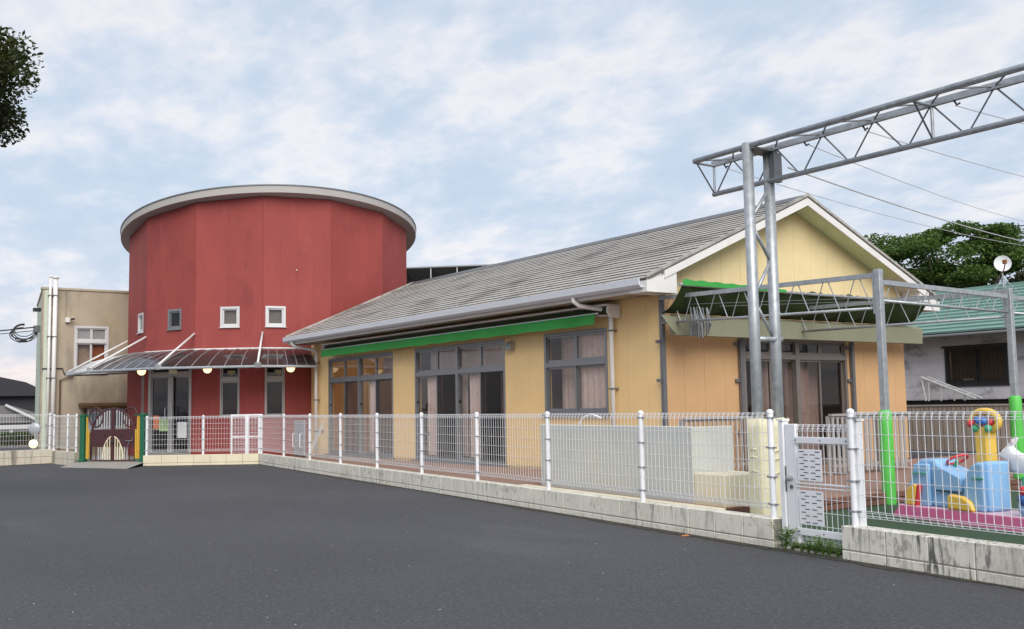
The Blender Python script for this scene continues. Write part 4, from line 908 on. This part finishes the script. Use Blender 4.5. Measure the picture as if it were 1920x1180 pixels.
rf2 = MB().prism([(-17.6,23.3,2.86),(-17.6,27.2,2.86+3.9*rs_),(-17.6,27.2,2.93+3.9*rs_-.01),(-17.6,23.3,2.92)], (11.8,0,0)).build('roof', m_black, nh)
nn = 13; stp = 3.9/nn
cm2, cc2 = MB().prism([(-17.7,0,0),(-17.7,-.01,.045),(-17.7,stp+.02,stp*rs_+.012),(-17.7,stp+.02,stp*rs_-.004)], (12,0,0)).mesh('roof_course', m_teal)
for i in range(nn): put(cm2, 'roof_course', cc2+Vector((0, 23.28+stp*i, 2.925+stp*rs_*i)), rf2)
MB().box(-17.72, -5.6, 27.1, 27.35, 2.93+3.9*rs_-.05, 2.93+3.9*rs_+.06).build('ridge_cap', m_teal, rf2)
MB().prism([(-17.6,27.3,2.93+3.8*rs_),(-17.6,31,2.9),(-17.6,31,2.84),(-17.6,27.3,2.86+3.8*rs_)], (11.8,0,0)).build('rear_slope', m_teal, rf2)
MB().pipe([(-17.7,23.2,2.86),(-5.8,23.2,2.84)], .04, 8).build('gutter', m_alu, rf2)
ds = thing('satellite_dish', 'round white satellite dish on a four-legged stand on the teal roof', 'satellite dish', (-14.3, 26.2, 4.1))
dc = Vector((-14.55, 25.97, 4.83)); da = Vector((.62, -.77, .12)).normalized()
MB().lathe(dc, [(.02,-.09),(.13,-.065),(.205,-.018),(.215,.0),(.205,-.01),(.13,-.052),(.02,-.075)], 28, da, True).build('reflector', m_dish, ds, True)
MB().pipe([dc-da*.05-Vector((0,0,.25)), dc+da*.30-Vector((0,0,.12)), dc+da*.32], .016, 6, raw=True).build('feed_arm', m_rust, ds)
MB().box(dc.x+da.x*.30-.05, dc.x+da.x*.30+.05, dc.y+da.y*.30-.04, dc.y+da.y*.30+.04, dc.z-.05, dc.z+.06, .01).build('receiver', m_rust, ds)
MB().pipe([dc-da*.1, dc-da*.1-Vector((0,0,.35)), dc-da*.1-Vector((0,0,.62))], .02, 8, raw=True).build('mast', m_clamp, ds)
for a, b in ((.3,.2),(-.3,.2),(.3,-.35),(-.3,-.35)): MB().pipe([dc-da*.1-Vector((0,0,.34)), (dc.x+a, dc.y+b, 2.93+(dc.y+b-23.3)*rs_+.02)], .012, 6, raw=True).build('leg', m_clamp, ds)
an = thing('roof_antenna', 'small black television antenna at the right edge above the tree', 'antenna', (-13.2, 25.6, 4.0))
MB().pipe([(-13.0,25.5,3.8),(-13.0,25.5,5.70)], .015, 6).build('mast', m_cablek, an); MB().pipe([(-13.65,25.2,5.62),(-12.6,25.75,5.66)], .014, 6).build('boom', m_cablek, an)
for k in range(5): 
    p = Vector((-13.65,25.2,5.62)).lerp(Vector((-12.6,25.75,5.66)), k/4); MB().pipe([p+Vector((-.07,.12,.10*(k == 0))), p+Vector((.07,-.12,-.10*(k == 0)))], .01, 5, raw=True).build('element', m_cablek, an)
ld = thing('metal_ladder', 'folded metal ladder leaning below the barred window of the grey house', 'ladder', (-14.6, 23.3, 1.2))
for dy in (0, .28): MB().box(0, 0, 0, 0, 0, 0) and MB().pipe([(-15.36,23.3+dy,1.85),(-13.92,23.3+dy,1.29)], .028, 6).build('rail', m_aluw, ld)
for t, dx in ((.0,.07),(.14,-.05),(.38,-.06),(.62,-.05),(.8,-.04)):
    p = Vector((-15.36,23.3,1.85)).lerp(Vector((-13.92,23.3,1.29)), t); MB().pipe([p, (p.x+dx, 23.35, 1.25)], .02, 6, raw=True).build('leg', m_aluw, ld)
for t in (.2,.4,.6,.8): p = Vector((-15.36,23.3,1.85)).lerp(Vector((-13.92,23.3,1.29)), t); MB().pipe([p, p+Vector((0,.28,0))], .015, 6, raw=True).build('rung', m_aluw, ld)

# ------------------------------------------------------------------ solar rack behind the hall
rbld = thing('rear_block', 'low flat-roofed block behind the cream house ridge', 'building', (-29, 21, 0))
MB().box(-36, -22, 17.6, 26, 0, 5.2).build('wall', m_beige, rbld); MB().box(-36.1, -21.9, 17.5, 26.1, 5.202, 5.3).build('roof_slab', m_conc, rbld)
sr = thing('solar_rack', 'tilted rack of solar panels seen from behind above the slate roof', 'solar panels', (-30, 19, 5.3))
A0 = Vector((-32.5, 16.9, 0)); B0_ = Vector((-29.6, 20.0, 0)); dd = (B0_-A0).normalized(); nn_ = Vector((dd.y, -dd.x, 0))
for k in range(5):
    a = A0+dd*(.95*k); b = A0+dd*(.95*k+.92); up = Vector((0,0,.78)); back = -nn_*-1.4
    q0 = a+Vector((0,0,6.25)); q1 = b+Vector((0,0,6.25)); q2 = b+nn_*-1.5+Vector((0,0,5.55)); q3 = a+nn_*-1.5+Vector((0,0,5.55))
    # panel leans so that its underside looks at the car park
    mbp = MB(); t_ = Vector((0,0,.04)); mbp.add([q0,q1,q2,q3,q0+t_,q1+t_,q2+t_,q3+t_], [(0,3,2,1),(4,5,6,7),(0,1,5,4),(1,2,6,5),(2,3,7,6),(3,0,4,7)], True); mbp.build('solar_panel', m_pv, sr)
    MB().pipe([q0-Vector((0,0,.03)), q3-Vector((0,0,.03))], .035, 6, raw=True).build('rafter', m_black, sr)
    MB().pipe([(a.x, a.y, 5.3), q0-Vector((0,0,.02))], .025, 6, raw=True).build('leg', m_clamp, sr); MB().pipe([(a.x, a.y, 5.3), q3.lerp(q0, .3)], .02, 6, raw=True).build('brace', m_clamp, sr)
MB().pipe([A0+Vector((0,0,6.29)), A0+dd*4.75+Vector((0,0,6.29))], .03, 6, raw=True).build('front_rail', m_clamp, sr)

# ------------------------------------------------------------------ trees and plants
def tree(name, label, base, trunk_h, crown_c, crown_r, n_cl, leaves, lsize, mleaf, seed, cl_r=.9, trunk_r=.3, flat=.55, group=None):
    rnd = random.Random(seed); root = thing(name, label, 'tree', base, group); base = Vector(base); cc_ = Vector(crown_c)
    tr = MB(); fork = base+Vector((0,0,trunk_h)); tr.pipe([base, base.lerp(fork, .5)+Vector((.1,.05,0)), fork], [trunk_r, trunk_r*.8, trunk_r*.65], 10, raw=True)
    cl = []
    for i in range(n_cl):
        while True:
            p = Vector((rnd.uniform(-1,1), rnd.uniform(-1,1), rnd.uniform(-1,1)))
            if .35 < p.length < 1: break
        p = p*(.65+.35*rnd.random())/max(p.length,.01)*min(1,p.length+.3)
        cl.append(cc_+Vector((p.x*crown_r[0], p.y*crown_r[1], p.z*crown_r[2])))
    for i, c in enumerate(cl):
        if i % 2 == 0: mid = fork.lerp(c, .5)+Vector((rnd.uniform(-.3,.3), rnd.uniform(-.3,.3), -.25*abs(c.z-fork.z))); tr.pipe([fork, mid, c], [trunk_r*.35, trunk_r*.2, trunk_r*.06], 5, raw=True)
    tr.build('trunk', m_bark, root, True)
    lf = MB(); V = lf.v; F = lf.f
    for c in cl:
        rcl = cl_r*rnd.uniform(.6, 1.25)
        for _ in range(leaves):
            d = Vector((rnd.gauss(0,1), rnd.gauss(0,1), rnd.gauss(0,1))).normalized()*(rnd.random()**.45)*rcl; d.z *= flat
            p = c+d; a = Vector((rnd.gauss(0,1), rnd.gauss(0,1), rnd.gauss(0,.5))).normalized(); b = a.cross(Vector((rnd.gauss(0,1), rnd.gauss(0,1), rnd.gauss(0,1)))).normalized()
            s = lsize*rnd.uniform(.6,1.3); k = len(V)
            V += [p-a*s, p+b*s*.45+a*s*.1, p+a*s, p-b*s*.45+a*s*.1]; F.append((k, k+1, k+2, k+3))
    lf.build('crown', mleaf, root)
    return root
tree('broadleaf_tree', 'large dark green spreading tree behind the teal roofed house', (-25.5, 41, 0), 4.5, (-25.6, 41.0, 7.4), (3.4, 3.3, 1.75), 62, 800, .085, m_leafr, 3, .95, .32, .40, 'trees behind the neighbour house')
tree('broadleaf_tree', 'dark green tree at the right edge, partly behind the satellite dish', (-22.3, 45.5, 0), 3.8, (-22.2, 46, 6.6), (2.9, 2.9, 2.3), 48, 620, .095, m_leafo, 5, 1.0, .3, .5, 'trees behind the neighbour house')
tree('broadleaf_tree', 'small green treetop just right of the gable roof edge', (-28.6, 38.6, 0), 4.0, (-28.6, 38.4, 6.6), (1.8, 1.8, 1.75), 28, 620, .095, m_leafr, 8, .75, .22, .45, 'trees behind the neighbour house')
tree('broadleaf_tree', 'low dense tree filling the gap under the large spreading tree', (-25.0, 44.5, 0), 1.5, (-24.4, 44.0, 4.6), (4.5, 2.5, 1.9), 50, 520, .10, m_leafo, 12, 1.0, .22, .5, 'trees behind the neighbour house')
tree('broadleaf_tree', 'dark leafy tree whose branch hangs in at the upper left corner', (-16.6, .2, 0), 4.2, (-16.28, .62, 5.9), (2.2, 2.2, .95), 110, 800, .042, m_leafd, 21, .5, .26, .7)
def weed(base, h, n, seed, lab):
    rnd = random.Random(seed); root = thing('weed', lab, 'weed', base, 'weeds at the foot of the side gate'); base = Vector(base); st_ = MB(); lf = MB()
    for i in range(n):
        a = rnd.uniform(0, 6.28); tip = base+Vector((math.cos(a)*h*rnd.uniform(.1,.5), math.sin(a)*h*rnd.uniform(.1,.4), h*rnd.uniform(.5,1))); st_.pipe([base, base.lerp(tip,.6)+Vector((0,0,.02)), tip], .003, 4, raw=True)
        for k in range(9):
            p = base.lerp(tip, .25+.75*k/8); q = rnd.uniform(0, 6.28); d = Vector((math.cos(q), math.sin(q), rnd.uniform(.0,.8))).normalized(); s = h*rnd.uniform(.18,.34); sd_ = d.cross(Vector((0,0,1))).normalized()*s*.16
            j = len(lf.v); lf.v += [p, p+d*s*.5+sd_, p+d*s-Vector((0,0,s*.15)), p+d*s*.5-sd_]; lf.f.append((j, j+1, j+2, j+3))
    st_.build('stem', m_weed, root); lf.build('leaves', m_weed, root)
for k, (s_, o_, h) in enumerate(((18.19,.06,.22),(18.27,.05,.10),(18.36,.03,.09),(18.45,.04,.10),(18.54,.05,.14),(18.62,.04,.15),(18.70,.05,.12),(18.78,.04,.14))):
    weed(FT(s_, o_, 0), h*1.15, 9 if k else 10, k, 'tallest weed at the foot of the side gate by the wall end' if k == 0 else ('second','third','fourth','fifth','sixth','seventh','eighth')[k-1]+' small weed from the left along the foot of the side gate')
MB(FT).box(18.06, 18.85, -.12, .09, -.02, .008).build('gate_threshold', m_conc)['kind'] = 'structure'
tag(MB().add([FT(16.85,.16,.006), FT(16.92,.13,.02), FT(17.0,.17,.012), FT(16.93,.20,.004)], [(0,1,2,3)], True).build('fallen_leaf', m_leafdead), 'dry orange leaf on the asphalt beside the long wall', 'leaf')

# ------------------------------------------------------------------ far left background
dh = thing('dark_house', 'dark navy house with low pitched roof at the far left', 'house', (-62, 8, 0))
MB().box(-66, -58, 2, 10.4, 0, 2.45).build('wall', m_navy, dh)
MB().prism([(-57.6,1.5,2.4),(-57.6,8.0,3.35),(-57.6,9.6,3.0),(-57.6,10.7,2.45),(-57.6,10.7,2.3),(-57.6,1.5,2.25)], (-8.8,0,0)).build('roof', m_navy, dh)
gs = thing('grey_roof_shed', 'low shed with sloping grey roof and white ridge strip at far left', 'shed', (-54, 8, 0))
MB().box(-57, -53, 3, 10.4, 0, .9).build('wall', m_shed, gs)
MB().prism([(-52.6,3,1.9),(-52.6,8.2,1.75),(-52.6,10.6,.95),(-52.6,3,.95)], (-4.6,0,0)).build('roof', m_shed, gs)
MB().pipe([(-52.5,7.9,1.78),(-52.4,9.4,.98)], .07, 6).build('ridge_strip', m_aluw, gs)
lf = MB(); rnd = random.Random(4)
for _ in range(7000):
    p = Vector((-46+rnd.uniform(-.5,.5), rnd.uniform(1,9.2), .05+.55*rnd.random())); a = Vector((rnd.gauss(0,1), rnd.gauss(0,1), rnd.gauss(0,1))).normalized(); b = a.orthogonal().normalized(); s = .07; k = len(lf.v)
    lf.v += [p-a*s, p+b*s*.6, p+a*s, p-b*s*.6]; lf.f.append((k,k+1,k+2,k+3))
hd = thing('hedge', 'low green hedge behind the far left fence', 'hedge', (-46, 5, 0)); lf.build('foliage', m_hedge, hd); MB().box(-46.3, -45.7, 1, 9.2, 0, .45).build('core', m_bark, hd)
gr = thing('guard_rail', 'white guard rail in front of the grey shed at far left', 'guard rail', (-48, 6, 0))
MB().box(-48.05, -48, 1, 9.4, .72, .90).build('rail', m_aluw, gr)
for y in (1.5, 4.5, 7.5): MB().box(-48.2, -48.06, y-.06, y+.06, 0, .88).build('post', m_aluw, gr)
# round mirror and globe lamp on the far left wall
mr = thing('round_mirror', 'round pale grey mirror on a short post at the beige building corner', 'mirror', (-30.2, 5.3, .3))
MB().lathe((-30.14, 5.28, .92), [(.02,-.06),(.12,-.04),(.175,0),(.175,.02),(.12,.05),(.02,.065)], 20, (.82,-.57,.0)).build('mirror_back', mat('mirror_grey', (.40,.43,.46), .35, .3), mr, True)
MB().pipe([(-30.17,5.34,.0),(-30.17,5.34,.9)], .03, 8).build('post', m_clamp, mr)
gb = thing('globe_lamp', 'glowing round globe lamp at the foot of the beige building corner', 'lamp', (-30.1, 5.26, .3))
MB().ball((-30.1, 5.24, .52), .115, 18, 12).build('globe', m_bollard, gb, True); MB().pipe([(-30.1,5.24,.0),(-30.1,5.24,.40)], .05, 10).build('stem', m_alu, gb)
for k, z in enumerate((3.95, 3.85)):
    a, b = Vector((XB-1.1, 5.7, z-.05)), Vector((-36, -4, z+.0+.05*k)); P = [a.lerp(b, i/12)-Vector((0,0,.35*4*(i/12)*(1-i/12))) for i in range(13)]
    tag(MB().pipe(P, .02 if k == 0 else .012, 5, raw=True).build('service_cable', m_cablek), ('thick upper','thin lower')[k]+' black service cable running left from the beige building', 'cable', 'service cables at far left')

# small loose stones on the asphalt
gv = MB(); rnd = random.Random(31)
for _ in range(260):
    x, y = rnd.uniform(-16, -1.5), rnd.uniform(-3, 7.5)
    if y > FP.y+(x-FP.x)*math.tan(PHI)-.25: continue
    r_ = rnd.uniform(.003, .0065); k = len(gv.v); q = rnd.uniform(0, 3)
    gv.v += [Vector((x+r_*math.cos(q+a), y+r_*math.sin(q+a), .001)) for a in (0, 1.5, 3.2, 4.8)] + [Vector((x, y, r_*.9))]; gv.f += [(k,k+1,k+4),(k+1,k+2,k+4),(k+2,k+3,k+4),(k+3,k,k+4)]
gvo = gv.build('loose_stones', mat('pale_stone', (.42, .40, .37), .9, var=.3, vscale=30)); gvo['kind'] = 'stuff'; gvo['label'] = 'tiny pale loose stones scattered on the asphalt'; gvo['category'] = 'gravel'

# soil and moss gathered along the foot of the walls
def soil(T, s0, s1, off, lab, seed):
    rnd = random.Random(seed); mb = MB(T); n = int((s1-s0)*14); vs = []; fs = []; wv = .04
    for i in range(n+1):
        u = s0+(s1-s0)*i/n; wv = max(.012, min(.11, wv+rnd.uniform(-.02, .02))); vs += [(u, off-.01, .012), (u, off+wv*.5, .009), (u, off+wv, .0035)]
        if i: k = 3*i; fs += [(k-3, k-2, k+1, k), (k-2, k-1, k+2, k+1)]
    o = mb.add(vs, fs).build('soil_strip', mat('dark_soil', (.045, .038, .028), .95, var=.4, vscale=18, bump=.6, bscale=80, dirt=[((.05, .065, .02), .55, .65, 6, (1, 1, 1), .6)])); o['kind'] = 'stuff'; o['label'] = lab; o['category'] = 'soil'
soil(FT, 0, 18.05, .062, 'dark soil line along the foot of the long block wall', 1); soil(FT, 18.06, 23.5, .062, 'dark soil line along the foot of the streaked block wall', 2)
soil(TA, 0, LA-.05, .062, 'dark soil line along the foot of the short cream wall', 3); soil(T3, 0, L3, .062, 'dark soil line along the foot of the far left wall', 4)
